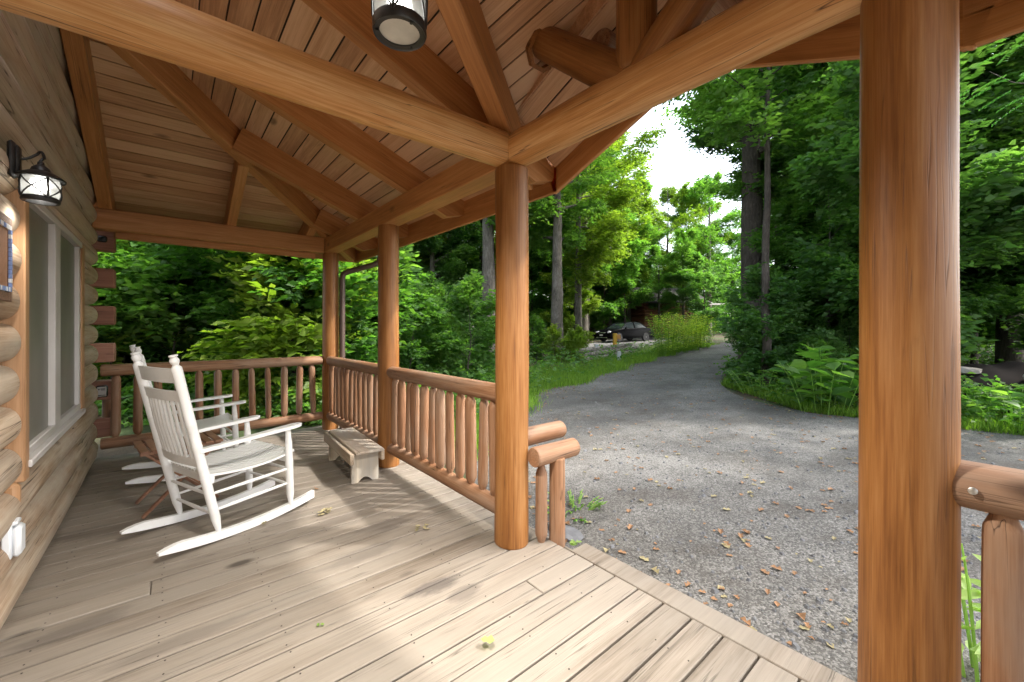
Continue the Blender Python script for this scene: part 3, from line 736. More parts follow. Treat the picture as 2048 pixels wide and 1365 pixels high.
# camera and key box on the log ends
sc_ = wthing('security_camera', 'small black security camera on the top log end', 'security camera', (-.50, 5.79, 2.2))
mb = MB(); mb.box((-.505, 5.786, 2.195), (.075, .04, .062), None, .012); mb.build('housing', M['plastic'], sc_)
mb = MB(); mb.lathe([(.013, 0), (.013, .006), (.008, .008)], 16); mb.build('camera_lens', M['glassdark'], sc_, (-.50, 5.766, 2.197), along((0, -1, 0)))
kb = wthing('sign_box', 'small white notice plate in a black frame on a log end', 'sign', (-.5, 5.79, .66))
mb = MB(); mb.box((-.507, 5.795, .668), (.088, .03, .118), None, .014); mb.build('frame', M['plastic'], kb)
mb = MB(); mb.box((-.507, 5.778, .666), (.066, .008, .096), None, .003); mb.build('plate', M['vinyl'], kb)
mb = MB(); mb.box((-.527, 5.7735, .69), (.008, .002, .014)); mb.box((-.50, 5.7735, .693), (.034, .002, .006)); mb.box((-.498, 5.7735, .682), (.028, .002, .005)); mb.box((-.507, 5.7735, .630), (.05, .002, .007)); mb.build('print', M['plastic'], kb, (0, 0, 0), None, 0)

# ==================================================================== FURNITURE
def make_chair(label, loc, rz):
    t = thing('rocking_chair', label, 'rocking chair', loc, rz, 'white rocking chairs on the deck')
    W = .245
    rock = lambda x: .018 + .105 * (x + .02) ** 2 / .25 * 1.0
    for s_ in (-1, 1):
        out = []; xs = np.linspace(-.50, .435, 25)
        for x in xs: out.append((x, .002 + .21 * (x + .0) ** 2))
        tip = [0.012 if i_ in (0,) else min(.050, .018 + .05 * min(i_, 24 - i_ + 5) / 4) for i_ in range(25)]
        top = [(x, .002 + .21 * x * x + h) for x, h in zip(xs, tip)][::-1]
        mb = MB(); mb.prism(out + top, (0, s_ * W + .016, 0), (1, 0, 0), (0, 0, 1), (0, -1, 0), .032); mb.build('rocker', M['white'], t, (0, 0, 0), None, 30)
        # back post, turned with rings and a finial
        a = Vector((-.195, s_ * W, .05)); b = Vector((-.432, s_ * (W + .005), 1.15)); L = (b - a).length
        prof = [(.012, 0), (.016, .03), (.025, .10), (.026, .34), (.027, .40)]
        z = .42
        while z < L - .30:
            prof += [(.026, z), (.0275, z + .006), (.026, z + .012)]; z += .14
        prof += [(.026, L - .22), (.027, L - .10), (.026, L - .075), (.017, L - .065), (.015, L - .058), (.022, L - .045), (.024, L - .032), (.018, L - .018), (.014, L - .014), (.023, L - .007), (.021, L - .001), (.008, L)]
        mb = MB(); mb.lathe(prof, 18); mb.build('back_post', M['white'], t, a, along(b - a))
        # front leg
        a = Vector((.255, s_ * (W + .012), .05)); b = Vector((.235, s_ * (W + .012), .585)); L = (b - a).length
        mb = MB(); mb.lathe([(.012, 0), (.016, .03), (.024, .09), (.025, .32), (.022, .45), (.018, L - .03), (.016, L)], 16); mb.build('front_leg', M['white'], t, a, along(b - a))
        # arm
        mb = MB(); pts = [(-.30, .562), (-.1, .583), (.12, .592), (.25, .592), (.32, .588)]
        o2 = []
        for i_, (x, ww) in enumerate([(-.31, .020), (-.1, .024), (.12, .030), (.22, .037), (.29, .034), (.325, .016)]): o2.append((x, ww))
        outl = [(x, ww) for x, ww in o2] + [(x, -ww) for x, ww in o2[::-1]]
        mb.prism(outl, (0, s_ * (W + .014), .582), (1, 0, .05), (0, 1, 0), (0, 0, 1), .022); mb.build('arm', M['white'], t)
        # side stretchers
        for z0, z1 in ((.195, .215), (.30, .315)):
            mb = MB(); mb.tube([(-.228, s_ * W, z0), (0, s_ * (W + .006), (z0 + z1) / 2), (.25, s_ * (W + .012), z1)], [.008, .011, .008], 8); mb.build('stretcher', M['white'], t)
    for z, x, ww in ((.20, .249, W), (.31, .244, W), (.17, -.222, W), (.30, -.25, W)):
        mb = MB(); mb.tube([(x, -ww, z), (x, 0, z), (x, ww, z)], [.008, .011, .008], 8); mb.build('stretcher', M['white'], t)
    # seat: dished slats running front to back on two rails
    seat_z = lambda x: .405 + .035 * ((x - .02) / .26) ** 2 * (1 if x > 0 else .6) - .018
    for k in range(12):
        yy = -.235 + k * .0427; mb = MB(); xs = np.linspace(-.255, .285, 9)
        top = [(x, seat_z(x) + .014) for x in xs]; bot = [(x, seat_z(x)) for x in xs[::-1]]
        mb.prism(bot[::-1] + top[::-1], (0, yy + .0192, 0), (1, 0, 0), (0, 0, 1), (0, -1, 0), .0340); mb.build('seat_slat', M['white'], t, (0, 0, 0), None, 30)
    for x in (-.235, .235):
        mb = MB(); mb.box((x, 0, seat_z(x) - .024), (.03, .50, .046), None, .005); mb.build('seat_rail', M['white'], t)
    # back: crest, second slat, lower rail, spindles (follow the lean)
    bx = lambda z: -.195 - .237 * (z - .05) / 1.10
    def crosspiece(z, hh, nm, bow=.022, thick=.018):
        vs = []; fs = []; n = 8
        for i_ in range(n + 1):
            y_ = -W + .012 + (2 * W - .024) * i_ / n; off = -bow * (1 - (2 * i_ / n - 1) ** 2)
            for dz in (0, hh):
                for dx in (0, thick): vs.append((bx(z + dz) + off + dx - thick / 2, y_, z + dz))
        for i_ in range(n):
            p = i_ * 4; q = p + 4
            fs += [(p, q, q + 2, p + 2), (p + 1, p + 3, q + 3, q + 1), (p + 2, q + 2, q + 3, p + 3), (p, p + 1, q + 1, q)]
        fs += [(0, 2, 3, 1), (n * 4, n * 4 + 1, n * 4 + 3, n * 4 + 2)]
        mb = MB(); mb.add(vs, fs); mb.build(nm, M['white'], t, (0, 0, 0), None, 30)
    crosspiece(.985, .085, 'crest_slat'); crosspiece(.875, .062, 'back_slat'); crosspiece(.475, .055, 'lower_back_rail')
    for k in range(8):
        y_ = -.178 + k * .0509; off = -.022 * (1 - (y_ / W) ** 2)
        mb = MB(); mb.tube([(bx(.51) + off, y_, .51), (bx(.70) + off * 1.3, y_, .70), (bx(.89) + off, y_, .89)], [.0135, .0155, .0135], 10, True, .62); mb.build('spindle', M['white'], t)
    return t
ch1 = make_chair('white rocking chair nearest the camera, its seat and arm fully in view', (.335, 3.375, 0), R(21))
ch2 = copy_tree(ch1); ch2.location = (.21, 4.80, 0); ch2.rotation_euler = (0, 0, R(6)); ch2['label'] = 'white rocking chair half hidden behind the nearer one, close to the end railing'

# folding slatted table between the chairs
tb = thing('folding_table', 'brown slatted folding table between the two rocking chairs', 'side table', (.06, 3.95, 0), R(8))
for k in range(8):
    mb = MB(); mb.tone = random.random(); mb.box((-.21 + k * .06, 0, .455), (.048, .42, .016), None, .003); mb.build('slat', M['table'], tb)
for s_ in (-1, 1):
    mb = MB(); mb.box((0, s_ * .15, .436), (.46, .03, .022), None, .003); mb.build('batten', M['table'], tb)
    for q in (-1, 1):
        a = Vector((-q * .22, s_ * (.17 if q > 0 else .13), .01)); b = Vector((q * .20, s_ * (.17 if q > 0 else .13), .43)); mb = MB(); mb.box((0, 0, (b - a).length / 2), (.034, .018, (b - a).length), None, .003)
        mb.build('leg', M['table'], tb, a, along(b - a))

# bench
bn = thing('bench', 'low weathered wooden bench with notched board legs by the railing', 'bench', (1.305, 3.86, 0), R(-3))
mb = MB(); mb.tone = .7; mb.box((.02, 0, .263), (.235, .92, .024), None, .004); mb.build('seat', M['bench'], bn)
for s_ in (-1, 1):
    mb = MB(); mb.tone = .4 + s_ * .2; mb.box((s_ * .128 + (.02 if False else 0), 0, .222), (.030, .92, .095), None, .006); mb.build('apron', M['bench'], bn)
    out = [(-.112, 0), (-.06, 0)] + [(-.06 + .12 * q / 8, .042 * math.sin(math.pi * q / 8)) for q in range(1, 8)] + [(.06, 0), (.112, 0), (.112, .25), (-.112, .25)]
    mb = MB(); mb.tone = .6; mb.prism(out, (0, s_ * .375 + .014, 0), (1, 0, 0), (0, 0, 1), (0, -1, 0), .028); mb.build('leg', M['benchleg'], bn, (0, 0, 0), None, 30)

# fallen leaves on the deck
def leafclump(label, x, y, sz, n, mat, seed, curl=.5):
    g = np.random.default_rng(seed); mb = MB()
    for k in range(n):
        c = Vector((g.normal(0, sz * .35), g.normal(0, sz * .3), .004 + abs(g.normal(0, sz * .10)))); a = g.uniform(0, 6.28); L = sz * g.uniform(.4, .7); wd = L * .42
        d = Vector((math.cos(a), math.sin(a), 0)); s_ = Vector((-d.y, d.x, 0)); up = Vector((0, 0, 1)); cz_ = L * curl * g.uniform(.2, .6)
        pts = [c, c + d * L * .3 + s_ * wd + up * cz_, c + d * L * .55 + s_ * wd * .5 + up * cz_ * .5, c + d * L * .75 + s_ * wd * .7 + up * cz_, c + d * L + up * cz_ * .4, c + d * L * .75 - s_ * wd * .7 + up * cz_, c + d * L * .55 - s_ * wd * .5 + up * cz_ * .5, c + d * L * .3 - s_ * wd + up * cz_]
        mb.tone = g.uniform(.2, .9); mb.add(pts, [(0, 1, 2, 4), (2, 3, 4), (0, 4, 6, 7), (4, 5, 6)])
    o = mb.build('fallen_leaf', mat, None, (x, y, .002), None, 0); return tag(o, label, 'leaf', 'leaves fallen on the deck planks')
leafclump('largest curled tan leaf clump on the planks right of the rocking chair', .84, 3.05, .075, 9, M['deadtan'], 1)
leafclump('small curled tan leaf lying under the rocking chair seat front', .48, 3.14, .05, 4, M['deadtan'], 2)
leafclump('dry leaf flakes near the foot of the tie log post', 1.25, 2.42, .06, 6, M['deadtan'], 3)
leafclump('dry brown leaf on the planks before the bench leg', .93, 3.56, .05, 3, M['dead'], 5)
gl = leafclump('flat green lobed leaf on the sunlit front planks', .99, 1.28, .085, 1, M['moss'], 6, .12)
leafclump('small dark green leaf on the shaded planks at the bottom', .50, 1.90, .04, 2, M['moss'], 7, .3)
leafclump('mossy leaf litter at the foot of the step railing post', 1.86, 1.66, .06, 8, M['moss'], 9)

# ==================================================================== GROUND
def grid(name, mat, x0, x1, y0, y1, step, lift=0.0, zf=None):
    xs = np.arange(x0, x1 + 1e-6, step); ys = np.arange(y0, y1 + 1e-6, step); zf = zf or zg
    vs = [(x, y, zf(x, y) + lift) for x in xs for y in ys]; ny = len(ys)
    fs = [(i * ny + j, (i + 1) * ny + j, (i + 1) * ny + j + 1, i * ny + j + 1) for i in range(len(xs) - 1) for j in range(ny - 1)]
    mb = MB(); mb.add(vs, fs); return mb.build(name, mat, None, (0, 0, 0), None, 80)
tag(grid('ground', M['soil'], -60, 110, -70, 110, 1.0, -.015), 'dark leaf littered forest floor', None, None, 'structure')
def strip(name, mat, Lp, Rp, sub, cross, lift, label):
    def cr(P, t_):
        n = len(P) - 1; i_ = min(int(t_), n - 1); f = t_ - i_; p = [Vector((*P[max(0, min(n, i_ + q))], 0)) for q in (-1, 0, 1, 2)]
        return .5 * ((2 * p[1]) + (p[2] - p[0]) * f + (2 * p[0] - 5 * p[1] + 4 * p[2] - p[3]) * f * f + (3 * p[1] - p[0] - 3 * p[2] + p[3]) * f ** 3)
    n = (len(Lp) - 1) * sub; vs = []; fs = []
    for i_ in range(n + 1):
        a, b = cr(Lp, i_ / sub), cr(Rp, i_ / sub)
        for j in range(cross + 1):
            p = a + (b - a) * j / cross; vs.append((p.x, p.y, zg(p.x, p.y) + lift))
    m = cross + 1
    for i_ in range(n):
        for j in range(cross): fs.append((i_ * m + j, (i_ + 1) * m + j, (i_ + 1) * m + j + 1, i_ * m + j + 1)[::-1])
    mb = MB(); mb.add(vs, fs); return tag(mb.build(name, mat, None, (0, 0, 0), None, 80), label, None, None, 'structure')
DL = [(1.80, 2.6), (3.6, 5.0), (6.2, 6.85), (8.2, 7.35), (10.2, 7.9), (16.9, 9.8), (25.6, 11.4), (40, 11.5)]
DR = [(1.80, -14), (9.6, -14), (9.05, -.6), (8.6, 2.2), (10.5, 4.4), (16.5, 6.3), (26, 8.3), (40, 7.6)]
strip('driveway', M['gravel'], DL, DR, 12, 30, .012, 'dark grey gravel driveway')
strip('road', M['road'], [(15.0, 15.2), (19, 16.5), (24, 18.5), (30, 21)], [(15.5, 11.8), (19, 12.6), (25, 14.5), (32, 17)], 8, 8, .016, 'pale gravel parking strip')

def in_drive(x, y):
    # inside test against the strip outline
    P = DL + DR[::-1]; c = False; j = len(P) - 1
    for i_ in range(len(P)):
        if (P[i_][1] > y) != (P[j][1] > y) and x < (P[j][0] - P[i_][0]) * (y - P[i_][1]) / (P[j][1] - P[i_][1]) + P[i_][0]: c = not c
        j = i_
    return c
def view(x, y, z=0):
    s_, c_ = math.sin(R(40)), math.cos(R(40)); r = c_ * x - s_ * y; d = s_ * x + c_ * y
    return r, d

# ---- foliage engine (numpy)
def np_mesh(name, V, F4, tone, mats, mi=None):
    me = bpy.data.meshes.new(name); nv, nf = len(V), len(F4)
    me.vertices.add(nv); me.vertices.foreach_set('co', V.astype(np.float32).ravel())
    me.loops.add(nf * 4); me.loops.foreach_set('vertex_index', F4.astype(np.int32).ravel())
    me.polygons.add(nf); me.polygons.foreach_set('loop_start', np.arange(0, nf * 4, 4, dtype=np.int32)); me.polygons.foreach_set('loop_total', np.full(nf, 4, dtype=np.int32))
    at = me.attributes.new('tone', 'FLOAT', 'POINT'); at.data.foreach_set('value', tone.astype(np.float32))
    for m in mats: me.materials.append(m)
    me.update(calc_edges=True); return me
def unit(a): return a / (np.linalg.norm(a, axis=-1, keepdims=True) + 1e-9)
def leaves(pos, d, nrm, L, Wd, tone, fold=.25, detail=False):
    """leaf blades: pos base, d direction, nrm face normal; returns V, F, tone"""
    n = len(pos); d = unit(d); s = unit(np.cross(d, nrm)); u = np.cross(s, d); L = L[:, None]; Wd = Wd[:, None]
    if not detail:
        V = np.stack([pos, pos + d * L * .45 + s * Wd * .5 + u * Wd * fold, pos + d * L - u * L * .08, pos + d * L * .45 - s * Wd * .5 + u * Wd * fold], 1).reshape(-1, 3)
        F = (np.arange(n)[:, None] * 4 + np.arange(4)).astype(np.int32); return V, F, np.repeat(tone, 4)
    V = np.stack([pos, pos + d * L * .3 + s * Wd * .46 + u * Wd * fold, pos + d * L * .68 + s * Wd * .36 + u * Wd * fold * .6 - u * L * .03, pos + d * L - u * L * .14,
                  pos + d * L * .68 - s * Wd * .36 + u * Wd * fold * .6 - u * L * .03, pos + d * L * .3 - s * Wd * .46 + u * Wd * fold], 1).reshape(-1, 3)
    b = np.arange(n)[:, None] * 6; F = np.concatenate([b + np.array([0, 1, 2, 3]), b + np.array([0, 3, 4, 5])]).astype(np.int32); return V, F, np.repeat(tone, 6)
def sprays(centers, dirs, g, nl=14, L=.5, leaf=.11, wr=.5, droop=.25, spread=.9, tilt=.35, tone0=None, detail=False):
    """leafy twigs: leaves alternate along a drooping twig, blades lie nearly flat"""
    n = len(centers); dirs = unit(dirs); t_ = (np.arange(nl) + .5) / nl
    up = np.array([0, 0, 1.0]); side = unit(np.cross(dirs, up) + 1e-6)
    nr = unit(np.cross(side, dirs) + g.normal(0, tilt, (n, 3)))
    Ls = L * g.uniform(.7, 1.3, n)
    p = centers[:, None, :] + dirs[:, None, :] * (Ls[:, None] * t_)[..., None] - up * (droop * (Ls[:, None] * t_ ** 2))[..., None] + g.normal(0, .035 * L / .5, (n, nl, 3))
    sg = np.where(np.arange(nl) % 2 == 0, 1, -1)[None, :, None]
    ld = dirs[:, None, :] * g.uniform(.35, 1.0, (n, nl, 1)) + side[:, None, :] * sg * spread * g.uniform(.5, 1.2, (n, nl, 1)) - up * g.uniform(.0, .55, (n, nl, 1))
    ln = nr[:, None, :] + g.normal(0, tilt, (n, nl, 3))
    tb_ = (g.uniform(0, 1, n) if tone0 is None else tone0)[:, None] * .6 + g.uniform(0, .4, (n, nl))
    sz = leaf * g.uniform(.6, 1.3, (n, nl))
    return leaves(p.reshape(-1, 3), ld.reshape(-1, 3), ln.reshape(-1, 3), sz.ravel(), (sz * wr).ravel(), tb_.ravel(), .2, detail)
def stack(parts):
    V = []; F = []; T = []; o = 0
    for v, f, t_ in parts: V.append(v); F.append(f + o); T.append(t_); o += len(v)
    return np.concatenate(V), np.concatenate(F), np.concatenate(T)

def trunk_mesh(name, H, r, g, crook=.25, limbs=(), nr=14, flare=1.35, mat=None):
    mb = MB(); zs = np.linspace(-.4, H, 16); cx = np.cumsum(g.normal(0, crook * .1, 16)); cy = np.cumsum(g.normal(0, crook * .1, 16))
    cx -= np.interp(0, zs, cx); cy -= np.interp(0, zs, cy)
    rad = [r * (1 - .93 * (max(0, z) / H) ** 1.25) * (1 + (flare - 1) * math.exp(-max(0, z) * 2.2)) * (1 + g.normal(0, .03)) for z in zs]
    mb.tube(list(zip(cx, cy, zs)), rad, nr)
    ends = []
    for (z0, az, ln, el) in limbs:
        bx_, by_ = np.interp(z0, zs, cx), np.interp(z0, zs, cy); r0 = np.interp(z0, zs, rad) * .45; pts = []
        p = np.array([bx_, by_, z0]); d = np.array([math.cos(az) * math.cos(el), math.sin(az) * math.cos(el), math.sin(el)])
        for q in range(7):
            pts.append(tuple(p)); p = p + d * ln / 6; d = unit(d + g.normal(0, .13, 3) + np.array([0, 0, .03]))
        mb.tube(pts, [r0 * (1 - .85 * q / 6) for q in range(7)], 7); ends.append(pts)
    return mb, ends, (zs, cx, cy)

def make_tree(kind, seed, H, r, z0, cr, nspray, leaf, mat, bmat, lean=0, shape='oval', nl=14, twig=.55, name='tree'):
    """one tree: trunk with limbs and a crown of leafy twigs gathered in tiers with gaps"""
    g = np.random.default_rng(seed); limbs = []
    nlimb = 26 if H > 9 else 16
    for k in range(nlimb):
        zz = z0 + (H - z0) * ((k + g.uniform(0, 1)) / nlimb) * .96; f = (zz - z0) / (H - z0)
        rr = cr * (math.sin(math.pi * (.12 + .83 * f)) if shape == 'oval' else (1 - .75 * f)) * g.uniform(.7, 1.15)
        limbs.append((zz * .94, g.uniform(0, 6.28), max(.5, rr), R(g.uniform(2, 30)) + f * .5))
    mb, ends, tr = trunk_mesh(kind, H * .93, r, g, .25, limbs)
    # twig tips along the limbs, thickest near the ends
    C = []; D = []; T = []
    per = max(1, nspray // nlimb)
    for pts in ends:
        pts = np.array(pts); tl = g.uniform(0, 1)
        t_ = g.beta(1.9, 1.1, per) * 5.98; i_ = t_.astype(int); f = (t_ - i_)[:, None]; p = pts[i_] * (1 - f) + pts[i_ + 1] * f
        bd = unit(pts[-1] - pts[0]); sd = np.array([-bd[1], bd[0], 0])
        wdt = (.28 + .32 * (1 - t_ / 6)) * np.linalg.norm(pts[-1] - pts[0]) * .75
        off = g.uniform(-1, 1, per) * wdt
        p = p + sd * off[:, None] + np.array([0, 0, 1]) * (g.normal(-.04, .16, per) - abs(off) * .12)[:, None]
        C.append(p); D.append(bd + sd * np.sign(off)[:, None] * g.uniform(.1, 1.1, (per, 1)) + g.normal(0, .28, (per, 3)) * np.array([1, 1, .5])); T.append(np.clip(tl * .7 + g.uniform(0, .4, per), 0, 1))
    C = np.concatenate(C); D = np.concatenate(D); T = np.concatenate(T)
    V, F, tn = sprays(C, D, g, nl, twig, leaf, .52, .3, .9, .33, T)
    root = bpy.data.objects.new(name, None); col.objects.link(root)
    t_o = mb.build('trunk', bmat, root)
    me = np_mesh('crown', V, F, tn, [mat]); c_o = bpy.data.objects.new('crown', me); col.objects.link(c_o); c_o.parent = root
    return root

def setmat(root, leafm=None, barkm=None):
    for ch in root.children:
        m = leafm if ch.name.startswith('crown') or ch.name.startswith('leaves') else barkm
        if m is not None and len(ch.material_slots): ch.material_slots[0].link = 'OBJECT'; ch.material_slots[0].material = m
def put(proto, x, y, s, rz, label, cat, group=None, name=None, leafm=None, barkm=None, sz=None, used=set()):
    o = proto if proto.name not in used else copy_tree(proto)
    used.add(proto.name)
    if name: o.name = name
    o.location = (x, y, zg(x, y) - .05); o.scale = (s, s, sz or s); o.rotation_euler = (0, 0, rz)
    setmat(o, leafm, barkm); return tag(o, label, cat, group)

# prototypes
TALL = [make_tree('tall', 101, 17, .27, 5.0, 4.2, 3300, .175, M['leaf'], M['bark'], name='tall_tree', twig=.75), make_tree('tall', 102, 15, .20, 4.0, 3.6, 2900, .165, M['leaf'], M['barkdark'], name='tall_tree', twig=.7)]
MID = [make_tree('mid', 103, 8.5, .09, .8, 2.9, 2300, .165, M['leaf'], M['barkdark'], name='leafy_tree', twig=.6), make_tree('mid', 104, 7.5, .08, .6, 2.6, 2100, .155, M['leafdeep'], M['barkdark'], name='leafy_tree', twig=.55)]
SAP = [make_tree('sap', 105, 3.6, .03, .25, 1.35, 800, .15, M['leaf'], M['barkdark'], name='sapling', twig=.42, nl=11), make_tree('sap', 106, 2.8, .025, .15, 1.2, 700, .14, M['leaf'], M['barkdark'], name='sapling', twig=.4, nl=11)]

# placement by bearing: px = picture column of the 2048-wide frame, d = depth in metres
def at(px, d):
    s_, c_ = math.sin(R(40)), math.cos(R(40)); r = (px - 1024) / 820 * d
    return c_ * r + s_ * d, -s_ * r + c_ * d
g = np.random.default_rng(77)
# --- trees one can tell apart
def special(px, d, proto, s, label, leafm=None, barkm=None, rz=0, sz=None):
    x, y = at(px, d); return put(proto, x, y, s, rz, label, 'tree', None, None, leafm, barkm, sz)
special(976, 17.0, TALL[0], 1.12, 'pale grey thick trunk tree seen just left of the tie log post', M['leaf'], M['bark'], .4)
special(1114, 17.5, TALL[0], .98, 'pale grey trunk tree between the tie log post and the parked car', M['leaf'], M['bark'], 2.1)
special(900, 25, TALL[1], 1.0, 'slender grey trunk tree deep in the wood between two porch posts', M['leafdeep'], M['bark'], 1.0)
BIG = make_tree('big', 107, 18, .40, 6.6, 3.5, 2900, .165, M['leaf'], M['barkdark'], name='big_tree', twig=.7)
special(1507, 13.4, BIG, 1.0, 'big tree with the thickest dark trunk right of the driveway bend', M['leafdeep'], M['barkdark'], 3.3)
for (x_, y_, s_, l_) in ((10.3, -7.4, 1.0, 'unseen tall tree added to shade the porch front from the sun'), (11.8, -10.2, 1.05, 'second unseen tree added behind the shading tree to break up the sun')):  # out of view, added to dapple the sun on the porch front
    put(TALL[0] if s_ > 1 else TALL[1], x_, y_, s_, x_, l_, 'tree', None, None, M['leaf'], M['bark'])
special(2020, 10.0, TALL[0], .85, 'tall tree whose crown fills the top right corner of the view', M['leaf'], M['barkdark'], 1.2)
special(1640, 12.5, TALL[1], .95, 'tall dark tree just left of the thick nearest post', M['leaf'], M['barkdark'], 4.1)
special(2200, 8.5, TALL[1], .85, 'tall tree at the far right edge of the view', M['leafdeep'], M['barkdark'], 2.6)
special(1790, 10.5, TALL[1], .95, 'dark leaning forest tree behind the thick nearest post', M['leafdeep'], M['barkdark'], 5.0)
# --- the wood, by zone
def wood_zone(n, px0, px1, d0, d1, protos, s0, s1, label, group, mats, barks, seed, ok=None, mind=1.2, cat='tree'):
    gg = np.random.default_rng(seed); got = []; tries = 0
    while len(got) < n and tries < 4000:
        tries += 1; d = d0 + (d1 - d0) * gg.random() ** .8; x, y = at(gg.uniform(px0, px1), d)
        if in_drive(x, y) or any((x - a) ** 2 + (y - b) ** 2 < mind ** 2 for a, b in got): continue
        if ok and not ok(x, y): continue
        got.append((x, y)); put(protos[int(gg.integers(len(protos)))], x, y, gg.uniform(s0, s1), gg.uniform(0, 6.28), label, cat, group, None, mats[int(gg.integers(len(mats)))], barks[int(gg.integers(len(barks)))])
clear = lambda x, y: not (11 < x < 33 and 9.5 < y < 19.5) and not (x < 2.6 and y < 7.2)
L_, LD, LY = M['leaf'], M['leafdeep'], M['leafyel']
wood_zone(9, 120, 700, 7.6, 10.5, MID, .75, 1.05, 'bushy green tree in the thicket just beyond the end railing', 'thicket trees beyond the end railing', [L_, L_, LD], [M['barkdark']], 5, clear, 1.3)
wood_zone(9, 60, 760, 11, 20, TALL + MID[:1], .8, 1.05, 'tree standing deeper in the wood past the end railing', 'deeper trees past the end railing', [L_, LD], [M['bark'], M['barkdark']], 6, clear, 1.8)
wood_zone(4, 690, 900, 17, 24, MID, .5, .75, 'bushy understorey tree in the wood seen between the porch posts', 'understorey trees between the posts', [L_, LD, L_], [M['barkdark']], 7, clear, 1.6)
wood_zone(12, 680, 1180, 20, 34, TALL, .85, 1.1, 'tall tree far back in the wood seen between the porch posts', 'far trees between the posts', [L_, LD, LY], [M['bark'], M['barkdark']], 8, clear, 2.2)
wood_zone(7, 1090, 1300, 27, 42, TALL, .75, 1.0, 'sunlit yellow green tree behind the parked car', 'sunlit trees behind the parked car', [LY, L_, LY], [M['bark']], 9, lambda x, y: y > 20.5 or x < 14, 2.2)
wood_zone(6, 1300, 1470, 36, 60, TALL, .62, .78, 'low distant tree under the bright gap of sky', 'distant trees under the sky gap', [LY, L_], [M['bark']], 10, lambda x, y: True, 2.5)
wood_zone(6, 1640, 1770, 9.6, 13.0, MID, .65, .95, 'dark layered tree hanging over the right side of the driveway', 'dark trees right of the driveway', [LD, L_], [M['barkdark']], 12, lambda x, y: y < 5.2 and x > 9.8, 1.4)
wood_zone(9, 1430, 1760, 15, 28, TALL, .75, 1.0, 'tall dark tree behind the layered trees right of the driveway', 'tall trees right of the driveway', [LD, L_], [M['barkdark']], 13, lambda x, y: y < 5 + (x - 16) * .12, 2)
wood_zone(9, 1730, 2250, 7.5, 13, MID, .8, 1.1, 'dark tree in the shade right of the thick nearest post', 'shaded trees beyond the nearest post', [LD, L_], [M['barkdark']], 14, lambda x, y: x > 10.5, 1.3)
wood_zone(8, 1730, 2400, 12, 24, TALL, .75, 1.0, 'tall tree far behind the shade right of the nearest post', 'tall trees beyond the nearest post', [LD, L_], [M['barkdark']], 15, None, 2)
wood_zone(11, 1030, 1255, 32, 46, MID, .9, 1.25, 'bushy tree in the deep shade behind the parked car', 'bushy trees behind the parked car', [LD, L_], [M['barkdark']], 16, lambda x, y: y > 21 or x < 14, 1.8)
special(1168, 27, TALL[0], 1.05, 'tall sunlit tree left of the car with a high leafy top', M['leafyel'], M['bark'], .2)
special(1158, 22.5, TALL[1], 1.06, 'bright yellow green tree standing before the parking strip left of the car', M['leafyel'], M['bark'], 5.5)
special(1378, 41, TALL[1], .98, 'pale green distant tree in the middle under the sky gap', M['leafyel'], M['bark'], .9)
OVER = make_tree('over', 108, 10.6, .10, 5.9, 2.7, 1150, .155, M['leaf'], M['barkdark'], name='overhanging_tree', twig=.6)
special(1530, 9.6, OVER, 1.02, 'slim tree whose leafy top hangs out over the driveway under the gable', M['leaf'], M['barkdark'], 2.2)
special(1215, 35, TALL[1], 1.22, 'tall pale green tree rising behind the parked car', M['leafyel'], M['bark'], 1.9)
special(1258, 36, TALL[0], .85, 'tall yellow green tree behind the tail of the parked car', M['leaf'], M['bark'], 3.2)
special(1335, 38, TALL[1], .98, 'yellow green tree whose top stands at the left of the sky gap', M['leafyel'], M['bark'], 4.4)
special(1418, 38, TALL[0], .92, 'green tree below the sky gap beyond the driveway bend', M['leaf'], M['bark'], 5.2)
special(1560, 19.0, TALL[0], 1.12, 'tall tree whose branches reach over the driveway into the sky gap', M['leaf'], M['barkdark'], 1.1)
for (px_, d_, s_, l_) in ((1150, 25, .72, 'leafy bush tree left of the parked car'), (1208, 32.4, .95, 'leafy tree right behind the front of the parked car'), (1250, 32.8, 1.0, 'leafy tree right behind the doors of the parked car')):
    special(px_, d_, MID[0], s_, l_, M['leafyel'] if px_ < 1200 else M['leaf'], M['barkdark'], px_)
special(1318, 33.0, TALL[1], .52, 'slim tree standing in front of the far cabin wall', M['leaf'], M['barkdark'], .7)
special(1408, 32.0, MID[0], .8, 'bushy tree covering the right end of the far cabin', M['leafdeep'], M['barkdark'], 1.7)
special(1366, 32.5, TALL[1], .60, 'tree whose crown hangs over the far cabin roof', M['leaf'], M['barkdark'], 2.7)
# saplings and shrubs close by
wood_zone(16, 150, 720, 6.9, 9.0, SAP, .75, 1.25, 'sapling with broad bright leaves just outside the end railing', 'saplings outside the end railing', [L_, LY, L_], [M['barkdark']], 21, clear, .6, 'sapling')
wood_zone(12, 690, 945, 8.6, 14, SAP, .5, .8, 'bright sapling at the edge of the wood behind the front railing', 'saplings behind the front railing', [LY, L_, L_], [M['barkdark']], 22, clear, .8, 'sapling')
wood_zone(6, 1060, 1170, 15, 24, SAP, .3, .5, 'small yellow green bush near the pale trunk and the post', 'bushes near the pale trunk', [LY, L_], [M['barkdark']], 23, lambda x, y: not in_drive(x, y) and not (14.5 < x < 33 and 11.3 < y < 21), .8, 'bush')
wood_zone(10, 1480, 1720, 8.6, 12.5, SAP, .45, .8, 'low dark green bush along the right edge of the driveway', 'bushes along the right driveway edge', [LD, L_], [M['barkdark']], 24, lambda x, y: y < 4.6, .7, 'bush')

